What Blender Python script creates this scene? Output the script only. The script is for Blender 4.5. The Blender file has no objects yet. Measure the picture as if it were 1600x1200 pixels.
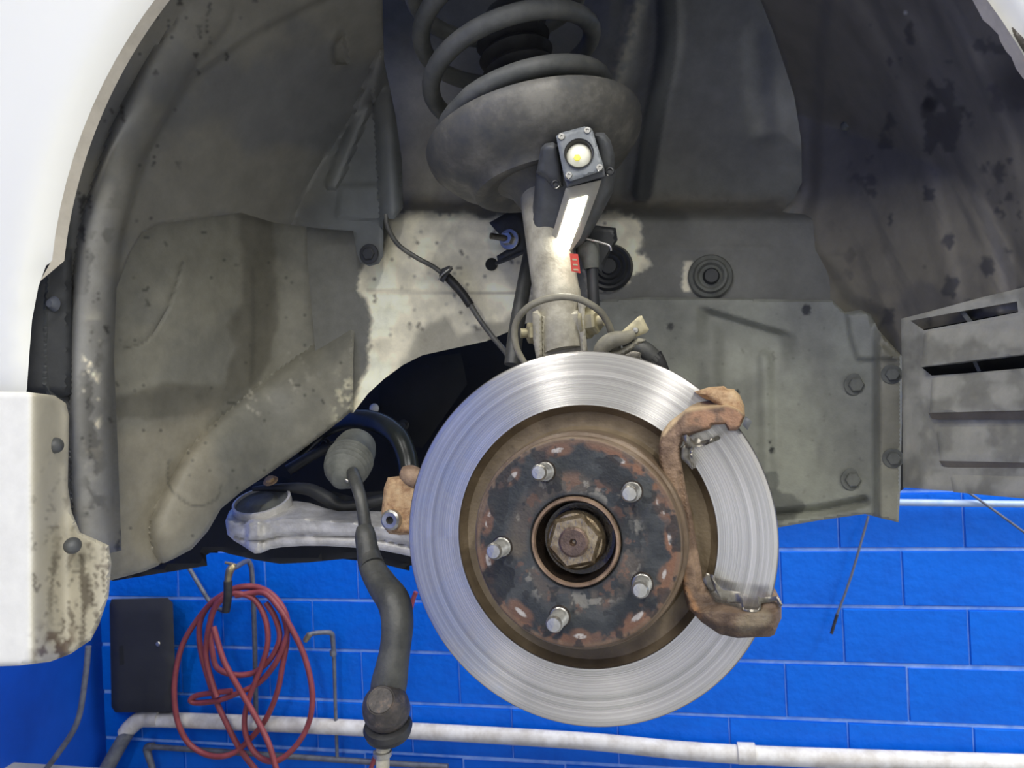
import bpy, bmesh, math, random
import numpy as np
from mathutils import Vector, Matrix
from mathutils.geometry import delaunay_2d_cdt
random.seed(7)
S = bpy.context.scene
C = bpy.context.collection
# ------------------------------------------------------------------ camera, world, lights
F = 1156.0
YAW, ROLL, PITCH = math.radians(11.1), math.radians(2.55), math.radians(0.3)
CAM = Vector((0, 0, 1.65))
f0 = Vector((-math.sin(YAW), math.cos(YAW), 0)); r0 = Vector((math.cos(YAW), math.sin(YAW), 0)); u0 = Vector((0, 0, 1))
FW = f0*math.cos(PITCH) + u0*math.sin(PITCH); up = u0*math.cos(PITCH) - f0*math.sin(PITCH)
RT = r0*math.cos(ROLL) - up*math.sin(ROLL); UP = r0*math.sin(ROLL) + up*math.cos(ROLL)
cd = bpy.data.cameras.new('camera'); cam = bpy.data.objects.new('camera', cd); C.objects.link(cam)
M = Matrix((RT, UP, -FW)).transposed().to_4x4(); M.translation = CAM
cam.matrix_world = M
cd.sensor_width = 36; cd.lens = 36*F/1600; cd.clip_start = 0.02
cd.dof.use_dof = True; cd.dof.focus_distance = 0.62; cd.dof.aperture_fstop = 20
S.camera = cam
w = bpy.data.worlds.new('World'); S.world = w; w.use_nodes = True
w.node_tree.nodes['Background'].inputs[0].default_value = (1.0, 0.985, 0.93, 1)
w.node_tree.nodes['Background'].inputs[1].default_value = 0.72
S.view_settings.view_transform = 'Standard'; S.view_settings.look = 'None'
S.view_settings.exposure = 0.12; S.view_settings.gamma = 1.0; S.view_settings.use_curve_mapping = False
def area(name, loc, target, sx, sy, power, col=(1, .97, .92)):
    l = bpy.data.lights.new(name, 'AREA'); l.shape = 'RECTANGLE'; l.size = sx; l.size_y = sy; l.energy = power; l.color = col
    o = bpy.data.objects.new(name, l); C.objects.link(o); o.location = loc
    o.rotation_euler = (Vector(target)-Vector(loc)).to_track_quat('-Z', 'Y').to_euler(); return o
def tube_lamp(x, y, z, ln, power, wd=.14, along_y=True, col=(1, .98, .95)):
    l = bpy.data.lights.new('ceiling_lamp', 'AREA'); l.shape = 'RECTANGLE'; l.energy = power; l.color = col
    l.size, l.size_y = (wd, ln) if along_y else (ln, wd)
    o = bpy.data.objects.new('ceiling_lamp', l); C.objects.link(o); o.location = (x, y, z); return o
tube_lamp(.95, -2.1, 3.95, 2.6, 95); tube_lamp(-1.15, -2.1, 3.95, 2.6, 70); tube_lamp(-3.2, -1.5, 3.95, 2.4, 60)
tube_lamp(2.6, 1.3, 3.95, 2.0, 165, .3); tube_lamp(-.6, 2.0, 3.95, 2.2, 50, .25, False)

# ------------------------------------------------------------------ numeric helpers
def P(px, py, y):
    d = FW + RT*((px-800)/F) + UP*((600-py)/F)
    return CAM + d*(y/d.y)
_fw, _rt, _up = np.array(FW), np.array(RT), np.array(UP)
def PA(px, py, y):
    d = _fw[None, :] + np.outer((px-800)/F, _rt) + np.outer((600-py)/F, _up)
    return np.array(CAM)[None, :] + d*(y/d[:, 1])[:, None]
def ppm(y): return y/F*1.02          # metres per pixel at depth y (approx)
def _h(ix, iy, s):
    n = (ix.astype(np.int64)*374761393 + iy.astype(np.int64)*668265263 + s*982451653) & 0x7fffffff
    n = ((n ^ (n >> 13))*1274126177) & 0x7fffffff
    return ((n ^ (n >> 16)) & 0xffff)/65535.0
def vn(x, y, s=0):
    ix, iy = np.floor(x), np.floor(y); fx, fy = x-ix, y-iy
    fx = fx*fx*(3-2*fx); fy = fy*fy*(3-2*fy)
    a, b, c, d = _h(ix, iy, s), _h(ix+1, iy, s), _h(ix, iy+1, s), _h(ix+1, iy+1, s)
    return (a*(1-fx)+b*fx)*(1-fy) + (c*(1-fx)+d*fx)*fy
def fbm(x, y, sc, o=4, s=0):
    x, y = np.asarray(x, float), np.asarray(y, float); t = 0; a = 1; n = 0
    for k in range(o):
        t = t + a*vn(x/sc, y/sc, s+k*17); n += a; a *= .55; sc *= .5
    return t/n
def ss(a, b, x):
    t = np.clip((x-a)/(b-a), 0, 1); return t*t*(3-2*t)
def cr(pts, n=8, closed=False):
    p = [np.array(q, float) for q in pts]; L = len(p); out = []
    for i in range(L if closed else L-1):
        if closed: a, b, c, d = p[i-1], p[i], p[(i+1) % L], p[(i+2) % L]
        else: a, b, c, d = p[max(i-1, 0)], p[i], p[i+1], p[min(i+2, L-1)]
        for k in range(n):
            t = k/n
            out.append(.5*((2*b)+(-a+c)*t+(2*a-5*b+4*c-d)*t*t+(-a+3*b-3*c+d)*t**3))
    if not closed: out.append(p[-1])
    return out
def dseg(px, py, pts, closed=False):
    """distance to polyline and parameter along it"""
    pts = [np.array(q, float)[:2] for q in pts]
    if closed: pts = pts+[pts[0]]
    best = np.full(px.shape, 1e9); par = np.zeros(px.shape)
    for i in range(len(pts)-1):
        a, b = pts[i], pts[i+1]; ab = b-a; l2 = max(ab@ab, 1e-9)
        t = np.clip(((px-a[0])*ab[0]+(py-a[1])*ab[1])/l2, 0, 1)
        d = np.hypot(px-a[0]-t*ab[0], py-a[1]-t*ab[1]); m = d < best
        best = np.where(m, d, best); par = np.where(m, (i+t)/(len(pts)-1), par)
    return best, par
def inp(px, py, poly):
    r = np.zeros(px.shape, bool); n = len(poly)
    for i in range(n):
        x1, y1 = poly[i][:2]; x2, y2 = poly[(i+1) % n][:2]
        if y1 == y2: continue
        c = ((y1 > py) != (y2 > py)) & (px < (x2-x1)*(py-y1)/(y2-y1)+x1); r ^= c
    return r
def sdf(px, py, poly):           # positive inside
    d, _ = dseg(px, py, poly, True); return np.where(inp(px, py, poly), d, -d)
def jag(px, py, amp, sc, s=3):
    return px+(fbm(px, py, sc, 3, s)-.5)*2*amp, py+(fbm(px, py, sc, 3, s+50)-.5)*2*amp
def blot(px, py, poly, soft=4, amp=10, sc=30, s=3):
    x, y = jag(px, py, amp, sc, s); return ss(-soft, soft, sdf(x, y, poly))
def ridge(px, py, path, wd, smooth=True):
    d, t = dseg(px, py, cr(path, 5) if smooth else path); return np.where(d < wd, .5+.5*np.cos(np.pi*np.minimum(d/wd, 1)), 0), t
def lerp(a, b, t): return a*(1-t)+b*t
def col3(c, shape): return np.tile(np.array(c, float), (shape[0], 1))
def mixc(base, c, m): return base*(1-m[:, None])+np.array(c)[None, :]*m[:, None]

# ------------------------------------------------------------------ materials
def new_mat(name):
    m = bpy.data.materials.new(name); m.use_nodes = True; return m, m.node_tree, m.node_tree.nodes['Principled BSDF']
def mat(name, c1, c2=None, rough=.6, metal=0, sc=30, bump=.15, bsc=None, vcol=False, spec=.5, c3=None, coat=0, dist=.001, r2=None, lo=.35, hi=.65):
    m, nt, b = new_mat(name); N, L = nt.nodes, nt.links
    tc = N.new('ShaderNodeTexCoord'); c2 = c2 or tuple(x*.75 for x in c1)
    no = N.new('ShaderNodeTexNoise'); no.inputs['Scale'].default_value = sc; no.inputs['Detail'].default_value = 8; no.inputs['Roughness'].default_value = .65
    L.new(tc.outputs['Object'], no.inputs['Vector'])
    rp = N.new('ShaderNodeValToRGB'); rp.color_ramp.elements[0].position = lo; rp.color_ramp.elements[1].position = hi
    if vcol:
        rp.color_ramp.elements[0].color = (.87, .87, .87, 1); rp.color_ramp.elements[1].color = (1.12, 1.12, 1.12, 1)
        at = N.new('ShaderNodeVertexColor'); at.layer_name = 'Col'
        mx = N.new('ShaderNodeMix'); mx.data_type = 'RGBA'; mx.blend_type = 'MULTIPLY'; mx.inputs['Factor'].default_value = 1
        L.new(at.outputs['Color'], mx.inputs['A']); L.new(rp.outputs['Color'], mx.inputs['B']); L.new(mx.outputs['Result'], b.inputs['Base Color'])
    else:
        rp.color_ramp.elements[0].color = (*c1, 1); rp.color_ramp.elements[1].color = (*c2, 1)
        if c3:
            e = rp.color_ramp.elements.new((lo+hi)/2); e.color = (*c3, 1)
        L.new(rp.outputs['Color'], b.inputs['Base Color'])
    L.new(no.outputs['Fac'], rp.inputs['Fac'])
    b.inputs['Metallic'].default_value = metal; b.inputs['Roughness'].default_value = rough; b.inputs['Specular IOR Level'].default_value = spec
    b.inputs['Coat Weight'].default_value = coat
    if r2 is not None:
        mr = N.new('ShaderNodeMapRange'); mr.inputs['From Min'].default_value = .35; mr.inputs['From Max'].default_value = .65
        mr.inputs['To Min'].default_value = rough; mr.inputs['To Max'].default_value = r2; L.new(no.outputs['Fac'], mr.inputs['Value']); L.new(mr.outputs['Result'], b.inputs['Roughness'])
    if bump:
        n2 = N.new('ShaderNodeTexNoise'); n2.inputs['Scale'].default_value = bsc or sc*6; n2.inputs['Detail'].default_value = 6
        L.new(tc.outputs['Object'], n2.inputs['Vector'])
        bp = N.new('ShaderNodeBump'); bp.inputs['Strength'].default_value = bump; bp.inputs['Distance'].default_value = dist
        L.new(n2.outputs['Fac'], bp.inputs['Height']); L.new(bp.outputs['Normal'], b.inputs['Normal'])
    return m
def emis(name, c, s):
    m, nt, b = new_mat(name); b.inputs['Base Color'].default_value = (*c, 1); b.inputs['Emission Color'].default_value = (*c, 1); b.inputs['Emission Strength'].default_value = s; return m

m_white = mat('white_paint', (.80, .80, .735), (.77, .77, .71), .35, sc=3, bump=.02, coat=.3)
m_lip = mat('dirty_paint_lip', (.60, .55, .46), (.46, .42, .35), .55, sc=35, bump=.3)
m_bump = mat('weathered_bumper_paint', (1, 1, 1), None, .5, sc=60, bump=.04, vcol=True, lo=.1, hi=.95)
m_panel = mat('dusty_undercoat', (1, 1, 1), None, .55, sc=45, bump=.35, bsc=500, vcol=True, dist=.0006)
m_liner = mat('dusty_black_plastic', (1, 1, 1), None, .5, sc=30, bump=.2, bsc=300, vcol=True, dist=.0005)
m_black = mat('black_rubber', (.012, .012, .013), (.03, .03, .03), .55, sc=60, bump=.2)
m_void = mat('void_black', (.004, .005, .006), (.012, .013, .014), .8, sc=12, bump=.2)  # near-black stands in for shade in gaps and holes; also black parts
m_dkpl = mat('black_plastic', (.02, .022, .025), (.035, .037, .04), .45, sc=50, bump=.15)
m_spring = mat('grey_coated_spring_steel', (.10, .105, .10), (.17, .17, .155), .55, sc=40, bump=.3)
m_seat = mat('dusty_steel_pressing', (.085, .088, .088), (.22, .21, .18), .5, sc=28, bump=.4, c3=(.13, .125, .11))
m_strut = mat('dusty_beige_steel', (.22, .20, .15), (.46, .43, .34), .65, sc=45, bump=.5, lo=.3, hi=.6)
m_alu = mat('cast_aluminium', (.50, .485, .46), (.74, .725, .70), .45, .3, sc=60, bump=.5, bsc=400)
m_rust = mat('rusty_cast_iron', (.12, .075, .048), (.36, .25, .165), .75, sc=35, bump=.8, bsc=350, c3=(.21, .14, .092))
m_rust2 = mat('orange_rust_iron', (.26, .14, .07), (.56, .40, .23), .75, sc=95, bump=1.0, c3=(.46, .30, .16), bsc=350)
m_dust = mat('brown_dusty_iron', (.10, .08, .055), (.17, .135, .095), .8, sc=30, bump=.4)
m_steel = mat('bright_zinc_steel', (.55, .54, .50), (.36, .35, .32), .32, .85, sc=80, bump=.2)
m_clip = mat('stained_spring_steel', (.28, .26, .22), (.13, .12, .10), .35, .8, sc=90, bump=.2)
m_nut = mat('oily_bronze_steel', (.15, .10, .055), (.42, .34, .22), .2, .7, sc=110, bump=.6, bsc=260, coat=.5)
m_wet = mat('greasy_black_steel', (.012, .010, .009), (.05, .035, .025), .18, .3, sc=90, bump=.5, coat=.5)
m_hat = mat('rusty_painted_hat', (1, 1, 1), None, .42, .15, sc=90, bump=.5, bsc=300, vcol=True, r2=.6)
m_rod = mat('dusty_black_forging', (.045, .047, .046), (.10, .10, .09), .5, .2, sc=40, bump=.4)
m_rodend = mat('pitted_rusty_black_iron', (.05, .045, .042), (.20, .14, .10), .55, .2, sc=110, bump=.9, bsc=260, c3=(.08, .07, .064), lo=.4, hi=.72)
m_boot = mat('dusty_rubber', (.09, .095, .085), (.16, .165, .145), .7, sc=50, bump=.3)
m_gloss = mat('glossy_black_bar', (.012, .015, .014), (.02, .024, .022), .3, sc=30, bump=.2)
m_grey = mat('grey_tool_housing', (.075, .078, .08), (.115, .12, .122), .5, sc=40, bump=.15)
m_face = mat('grey_metal_faceplate', (.17, .185, .19), (.25, .265, .27), .45, .1, sc=80, bump=.1)
m_led = emis('led_strip_light', (1, .97, .86), 50)
m_lens = emis('led_lens', (.82, .80, .66), .25)
m_chip = emis('yellow_led_chip', (.9, .8, .1), .5)
m_diff = mat('pale_strip_cover', (.45, .43, .36), (.38, .36, .3), .3, sc=30, bump=.05)
m_red = mat('red_label', (.62, .06, .035), (.5, .05, .03), .5, sc=30, bump=.1)
m_cable = mat('dusty_cable', (.28, .26, .19), (.16, .15, .115), .6, sc=40, bump=.2)
m_hose = mat('grey_black_line', (.06, .062, .06), (.16, .155, .135), .4, sc=60, bump=.1)
m_tag = mat('yellowed_metal_tab', (.48, .43, .27), (.36, .32, .2), .5, .3, sc=60, bump=.2)
m_blue = mat('gloss_blue_masonry_paint', (.0, .14, .72), (.002, .115, .62), .38, sc=5, bump=.7, bsc=28, dist=.006, spec=.25)
m_blue2 = mat('blue_side_wall_paint', (.0, .06, .42), (.0, .045, .33), .5, sc=3, bump=.4, bsc=20, dist=.004)
m_mort = mat('blue_mortar_highlight', (.30, .50, .95), (.10, .30, .86), .4, sc=14, bump=.5, bsc=60, dist=.003)  # pale blue puts the joint highlights into the mortar colour
m_pipe = mat('chipped_white_pipe', (.72, .71, .68), (.50, .47, .42), .5, sc=16, bump=.4)
m_gpipe = mat('grey_steel_pipe', (.09, .10, .13), (.17, .18, .2), .5, .3, sc=30, bump=.3)
m_bpipe = mat('pale_blue_painted_pipe', (.25, .38, .62), (.36, .45, .6), .4, sc=20, bump=.2)
m_brass = mat('worn_brass', (.42, .34, .18), (.3, .25, .16), .35, .8, sc=60, bump=.2)
m_rhose = mat('dull_red_rubber', (.27, .055, .06), (.20, .04, .045), .5, sc=25, bump=.2)
m_floor = mat('grey_concrete', (.2, .2, .2), (.3, .3, .29), .7, sc=4, bump=.3)
m_box = mat('matt_black_box', (.018, .019, .021), (.025, .026, .028), .6, sc=10, bump=.1)
m_wclip = mat('white_nylon', (.85, .86, .85), (.8, .8, .8), .4, sc=10, bump=.02)
def disc_mat():
    m, nt, b = new_mat('turned_brake_disc_steel'); N, L = nt.nodes, nt.links
    tc = N.new('ShaderNodeTexCoord'); sx = N.new('ShaderNodeSeparateXYZ'); L.new(tc.outputs['Object'], sx.inputs[0])
    cx = N.new('ShaderNodeCombineXYZ'); L.new(sx.outputs[0], cx.inputs[0]); L.new(sx.outputs[1], cx.inputs[1])
    ln = N.new('ShaderNodeVectorMath'); ln.operation = 'LENGTH'; L.new(cx.outputs[0], ln.inputs[0])
    # concentric scoring, wobbling very slightly round the disc
    wn = N.new('ShaderNodeTexNoise'); wn.inputs['Scale'].default_value = 9; L.new(cx.outputs[0], wn.inputs['Vector'])
    ad = N.new('ShaderNodeMath'); ad.operation = 'MULTIPLY_ADD'; ad.inputs[1].default_value = .002; L.new(wn.outputs['Fac'], ad.inputs[0]); L.new(ln.outputs['Value'], ad.inputs[2])
    def rad(scale, det):
        n = N.new('ShaderNodeTexNoise'); n.noise_dimensions = '1D'; n.inputs['Scale'].default_value = scale; n.inputs['Detail'].default_value = det
        L.new(ad.outputs[0], n.inputs['W']); return n
    n1 = rad(1500, 5); n2 = rad(260, 3)
    mxx = N.new('ShaderNodeMath'); mxx.operation = 'MULTIPLY_ADD'; mxx.inputs[1].default_value = .6; L.new(n1.outputs['Fac'], mxx.inputs[0])
    h = N.new('ShaderNodeMath'); h.operation = 'MULTIPLY'; h.inputs[1].default_value = .4; L.new(n2.outputs['Fac'], h.inputs[0]); L.new(h.outputs[0], mxx.inputs[2])
    at = N.new('ShaderNodeVertexColor'); at.layer_name = 'Col'
    rp = N.new('ShaderNodeValToRGB'); rp.color_ramp.elements[0].position = .33; rp.color_ramp.elements[1].position = .62
    rp.color_ramp.elements[0].color = (.62, .62, .62, 1); rp.color_ramp.elements[1].color = (1.12, 1.12, 1.12, 1)
    L.new(mxx.outputs[0], rp.inputs['Fac'])
    mu = N.new('ShaderNodeMix'); mu.data_type = 'RGBA'; mu.blend_type = 'MULTIPLY'; mu.inputs['Factor'].default_value = 1
    L.new(at.outputs['Color'], mu.inputs['A']); L.new(rp.outputs['Color'], mu.inputs['B']); L.new(mu.outputs['Result'], b.inputs['Base Color'])
    bp = N.new('ShaderNodeBump'); bp.inputs['Strength'].default_value = .35; bp.inputs['Distance'].default_value = .0002
    L.new(mxx.outputs[0], bp.inputs['Height']); L.new(bp.outputs['Normal'], b.inputs['Normal'])
    b.inputs['Metallic'].default_value = .82; b.inputs['Roughness'].default_value = .25; b.inputs['Anisotropic'].default_value = .96; b.inputs['Anisotropic Rotation'].default_value = .25
    tg = N.new('ShaderNodeTangent'); tg.direction_type = 'RADIAL'; tg.axis = 'Z'; L.new(tg.outputs[0], b.inputs['Tangent'])
    return m
m_disc = disc_mat()
m_rustv = mat('rusty_bracket_casting', (1, 1, 1), None, .7, sc=60, bump=.9, bsc=420, vcol=True, lo=.25, hi=.75, dist=.0012)

# ------------------------------------------------------------------ object helpers
ORG = {}; GAIN = np.array((1.62, 1.58, 1.50))
def org(o): return ORG[o.name] if o else Vector((0, 0, 0))
def tag(o, label=None, cat=None, group=None, kind=None):
    if label: o['label'] = label
    if cat: o['category'] = cat
    if group: o['group'] = group
    if kind: o['kind'] = kind
    return o
def thing(name, loc, label, cat, group=None):
    o = bpy.data.objects.new(name, None); C.objects.link(o); o.location = loc; o.empty_display_size = .05; ORG[o.name] = Vector(loc)
    return tag(o, label, cat, group)
def mk(name, v, f, m, parent=None, smooth=True, cols=None, sharp=40, mw=None, uv=None):
    """verts in world coordinates, or in the frame mw (then the object keeps that frame)"""
    v = np.array([tuple(q) for q in v], float) if not isinstance(v, np.ndarray) else v
    me = bpy.data.meshes.new(name)
    if mw is None: o0 = Vector(v.mean(0)); vv = v-np.array(o0)
    else: o0 = mw.translation.copy(); vv = v
    me.from_pydata([tuple(q) for q in vv], [], [tuple(q) for q in f]); me.materials.append(m)
    if cols is not None:
        cols = np.asarray(cols)*(GAIN*(1.5 if m is m_liner else 1) if m in (m_panel, m_liner) else 1); a = me.color_attributes.new('Col', 'FLOAT_COLOR', 'POINT'); c4 = np.ones((len(vv), 4), np.float32); c4[:, :3] = np.clip(cols, 0, 1); a.data.foreach_set('color', c4.ravel())
    if smooth:
        me.polygons.foreach_set('use_smooth', [True]*len(me.polygons))
        if sharp: me.set_sharp_from_angle(angle=math.radians(sharp))
    me.update()
    o = bpy.data.objects.new(name, me); C.objects.link(o)
    po = org(parent)
    if mw is None: o.location = o0-po
    else:
        mm = mw.copy(); mm.translation = o0-po; o.matrix_world = mm
        if parent is not None and parent in ROT: o.matrix_world = ROT[parent].to_4x4().inverted() @ mm
    if parent is not None: o.parent = parent
    ORG[o.name] = o0
    return o
ROT = {}
def rsmp(poly, step):
    out = []; n = len(poly)
    for i in range(n):
        a, b = np.array(poly[i], float), np.array(poly[(i+1) % n], float); k = max(1, int(np.hypot(*(b-a))/step))
        for j in range(k): out.append(a+(b-a)*j/k)
    return out
def sheet(name, outline, y, m, parent=None, T=.004, step=8, rnd=0, rh=0, rel=None, colf=None, smooth_outline=False, holes=(), sharp=40, off=None):
    """plate with real thickness: outline in the frame of the camera sight lines, front depth y (number or function)"""
    ol = [tuple(q) for q in (cr(outline, 4, True) if smooth_outline else outline)]
    ol = rsmp(ol, step); hs = [rsmp([tuple(q) for q in h], step) for h in holes]
    xs = [q[0] for q in ol]; ys = [q[1] for q in ol]
    gx, gy = np.meshgrid(np.arange(min(xs)+step/2, max(xs), step), np.arange(min(ys)+step/2, max(ys), step*.87))
    gx = gx.copy(); gx[1::2] += step/2; gx, gy = gx.ravel(), gy.ravel()
    d = sdf(gx, gy, ol)
    keep = d > step*.5
    for h in hs: keep &= (sdf(gx, gy, h) < -step*.5)
    gx, gy = gx[keep], gy[keep]
    co = [Vector((float(q[0]), float(q[1]))) for q in ol]; ed = []; base = 0
    loops = [len(ol)]
    ed += [(i, (i+1) % len(ol)) for i in range(len(ol))]; base = len(ol)
    for h in hs:
        co += [Vector((float(q[0]), float(q[1]))) for q in h]; ed += [(base+i, base+(i+1) % len(h)) for i in range(len(h))]; base += len(h)
    co += [Vector((float(a), float(b))) for a, b in zip(gx, gy)]
    vv, ee, ff, *_ = delaunay_2d_cdt(co, ed, [], 0, 1e-4)
    px = np.array([q.x for q in vv]); py = np.array([q.y for q in vv])
    fc = []
    cxy = np.array([[sum(vv[i].x for i in f)/3, sum(vv[i].y for i in f)/3] for f in ff])
    ok = inp(cxy[:, 0], cxy[:, 1], ol)
    for h in hs: ok &= ~inp(cxy[:, 0], cxy[:, 1], h)
    tri = [f for f, k in zip(ff, ok) if k]
    yy = y(px, py) if callable(y) else np.full(px.shape, float(y))
    yb = yy+T
    if rnd:
        dd = np.maximum(sdf(px, py, ol), 0)
        t = np.clip(1-dd/rnd, 0, 1); yy = yy+(rh or T*.7)*(1-np.sqrt(np.maximum(1-t*t, 0)))
        yb = np.maximum(yb, yy+.0004)
    if rel is not None: yy = yy+rel(px, py)
    yb = np.maximum(yb, yy+.0003)
    fr = PA(px, py, yy); bk = PA(px, py, yb); n = len(px)
    if off is not None: fr = fr+off; bk = bk+off
    # boundary edges
    cnt = {}
    for f in tri:
        for i in range(3):
            a, b = f[i], f[(i+1) % 3]; cnt[(a, b)] = 1
    F2 = [tuple(reversed(f)) for f in tri]+[tuple(i+n for i in f) for f in tri]
    for (a, b) in list(cnt):
        if (b, a) not in cnt: F2.append((a, b, b+n, a+n))
    vs = np.vstack([fr, bk])
    cols = None
    if colf is not None: c = colf(px, py); cols = np.vstack([c, c])
    # face direction: CDT is counter-clockwise in image axes with y down
    return mk(name, vs, F2, m, parent, cols=cols, sharp=sharp)
def frame(o, z, x=(1, 0, 0)):
    z = Vector(z).normalized(); x = Vector(x); x = (x-z*x.dot(z)).normalized(); y = z.cross(x)
    m = Matrix((x, y, z)).transposed().to_4x4(); m.translation = Vector(o); return m
def lathe_g(prof, n=48, closed=False):
    v = []; f = []; k = len(prof)
    for i in range(n):
        a = 2*math.pi*i/n; c, s = math.cos(a), math.sin(a)
        for r, z in prof: v.append((r*c, r*s, z))
    for i in range(n):
        j = (i+1) % n
        for q in range(k if closed else k-1):
            q2 = (q+1) % k
            f.append((i*k+q, j*k+q, j*k+q2, i*k+q2))
    if not closed:
        if prof[0][0] > 1e-6: f.append(tuple(reversed([i*k for i in range(n)])))
        if prof[-1][0] > 1e-6: f.append(tuple(i*k+k-1 for i in range(n)))
    return v, f
def lathe(name, prof, mw, m, parent=None, n=48, closed=False, sharp=35, cols=None):
    v, f = lathe_g(prof, n, closed); v = [mw @ Vector(q) for q in v]
    return mk(name, v, f, m, parent, sharp=sharp, cols=cols)
def tube_g(pts, rad, seg=14, cap=True, flat=None):
    pts = [Vector(p) for p in pts]; n = len(pts); v = []; f = []
    if not hasattr(rad, '__len__'): rad = [rad]*n
    up_ = Vector((0, 1, 0)); prev = None
    for i, p in enumerate(pts):
        t = (pts[min(i+1, n-1)]-pts[max(i-1, 0)]).normalized()
        if prev is None: x = up_.cross(t); x = x if x.length > 1e-3 else Vector((1, 0, 0)).cross(t)
        else: x = prev-t*prev.dot(t)
        x.normalize(); prev = x; yv = t.cross(x)
        for k in range(seg):
            a = 2*math.pi*k/seg; fl = flat if flat else 1
            v.append(p+x*math.cos(a)*rad[i]+yv*math.sin(a)*rad[i]*fl)
    for i in range(n-1):
        for k in range(seg):
            k2 = (k+1) % seg; f.append((i*seg+k, i*seg+k2, (i+1)*seg+k2, (i+1)*seg+k))
    if cap: f.append(tuple(reversed(range(seg)))); f.append(tuple((n-1)*seg+k for k in range(seg)))
    return v, f
def tube(name, pxs, m, parent=None, r=None, seg=14, n=6, flat=None, world=False):
    """pxs: (px, py, y, radius)"""
    q = cr(pxs, n); pts = []; rr = []
    for a in q:
        pts.append(Vector(a[:3]) if world else P(a[0], a[1], a[2])); rr.append(max(a[3], 1e-4))
    v, f = tube_g(pts, rr, seg, True, flat); return mk(name, v, f, m, parent, sharp=50)
def join_g(*gs):
    V = []; Fc = []
    for v, f in gs: b = len(V); V += [Vector(q) for q in v]; Fc += [tuple(i+b for i in g) for g in f]
    return V, Fc
def hexhead(mw, r, h, dome=.15):
    """hex bolt head with chamfer and washer face, local z outward"""
    v = []; f = []
    rings = [(r*.98, 0, 6), (r, h*.1, 6), (r, h*.8, 6), (r*.86, h, 6)]
    for rr, z, n in rings:
        for k in range(6): a = math.pi/3*k; v.append((rr*math.cos(a), rr*math.sin(a), z))
    for i in range(3):
        for k in range(6): k2 = (k+1) % 6; f.append((i*6+k, i*6+k2, (i+1)*6+k2, (i+1)*6+k))
    f.append(tuple(range(18, 24)))
    return [mw @ Vector(q) for q in v], f
def bolt(name, mw, r, m, parent, h=None, washer=True, recess=False):
    h = h or r*.7; gs = []
    if washer:
        v, f = lathe_g([(0, 0), (r*1.5, 0), (r*1.55, r*.12), (r*1.45, r*.25), (r*.9, r*.3), (0, r*.3)], 24); gs.append(([mw @ Vector(q) for q in v], f))
    gs.append(hexhead(mw @ Matrix.Translation((0, 0, r*.25)), r, h))
    v, f = join_g(*gs); return mk(name, v, f, m, parent, sharp=30)
def boxg(mw, sx, sy, sz, bev=0):
    bm = bmesh.new(); bmesh.ops.create_cube(bm, size=1); bmesh.ops.scale(bm, vec=(sx, sy, sz), verts=bm.verts)
    if bev: bmesh.ops.bevel(bm, geom=bm.edges[:], offset=bev, segments=2, affect='EDGES')
    bm.verts.ensure_lookup_table(); v = [mw @ q.co for q in bm.verts]; f = [tuple(x.index for x in g.verts) for g in bm.faces]; bm.free(); return v, f
CAMF = lambda p, tilt=(0, 0, 0): frame(p, Vector((0, -1, 0))+Vector(tilt))

# ------------------------------------------------------------------ wheel arch geometry
V0 = np.array([1027., 590.]); AC = np.array([892., 491.]); AR = 812.; YF = .50
def base(px, py):
    """depth of the wheel-arch drum seen through the arch opening"""
    dx, dy = px-V0[0], py-V0[1]; ox, oy = V0[0]-AC[0], V0[1]-AC[1]
    a = dx*dx+dy*dy+1e-6; b = 2*(ox*dx+oy*dy); c = ox*ox+oy*oy-AR*AR
    k = (-b+np.sqrt(b*b-4*a*c))/(2*a)
    ay = V0[1]+k*dy
    kl = np.where(dx < 0, (80-V0[0])/np.minimum(dx, -1e-3), (1704-V0[0])/np.maximum(dx, 1e-3))
    k = np.where(ay > AC[1], kl, k)
    y = YF*np.minimum(k, 8); mx = .88
    y = y+.035
    return -np.log(np.exp(-y*22)+np.exp(-mx*22))/22

# ------------------------------------------------------------------ setting: wall, floor
WY = 2.81
zB = P(1400, 948.6, WY).z; xB = P(1409, 900, WY).x
wb = mk('wall_back', [(-6, WY, 0), (6, WY, 0), (6, WY, 4.2), (-6, WY, 4.2), (-6, WY+.2, 0), (6, WY+.2, 0), (6, WY+.2, 4.2), (-6, WY+.2, 4.2)],
        [(0, 1, 2, 3), (5, 4, 7, 6), (4, 0, 3, 7), (1, 5, 6, 2), (3, 2, 6, 7), (4, 5, 1, 0)], m_mort, smooth=False)
tag(wb, 'back wall of blue painted concrete blocks', kind='structure')
def block_mesh(w_, h_, seed):
    rnd_ = random.Random(seed); bm = bmesh.new(); bmesh.ops.create_cube(bm, size=1)
    bmesh.ops.scale(bm, vec=(w_, .024, h_), verts=bm.verts)
    ed = [e for e in bm.edges if all(v.co.y < 0 for v in e.verts)]
    bmesh.ops.bevel(bm, geom=ed, offset=.004, segments=2, affect='EDGES')
    for v in bm.verts: v.co.z += rnd_.uniform(-.0012, .0012); v.co.y += rnd_.uniform(-.0008, .0008)
    me = bpy.data.meshes.new('block'); bm.to_mesh(me); bm.free(); me.materials.append(m_blue); return me
BW, BH = .4064, .2032
variants = [block_mesh(BW-.003, BH-.0115, k) for k in range(5)]
XL = P(160, 1000, WY).x
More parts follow.
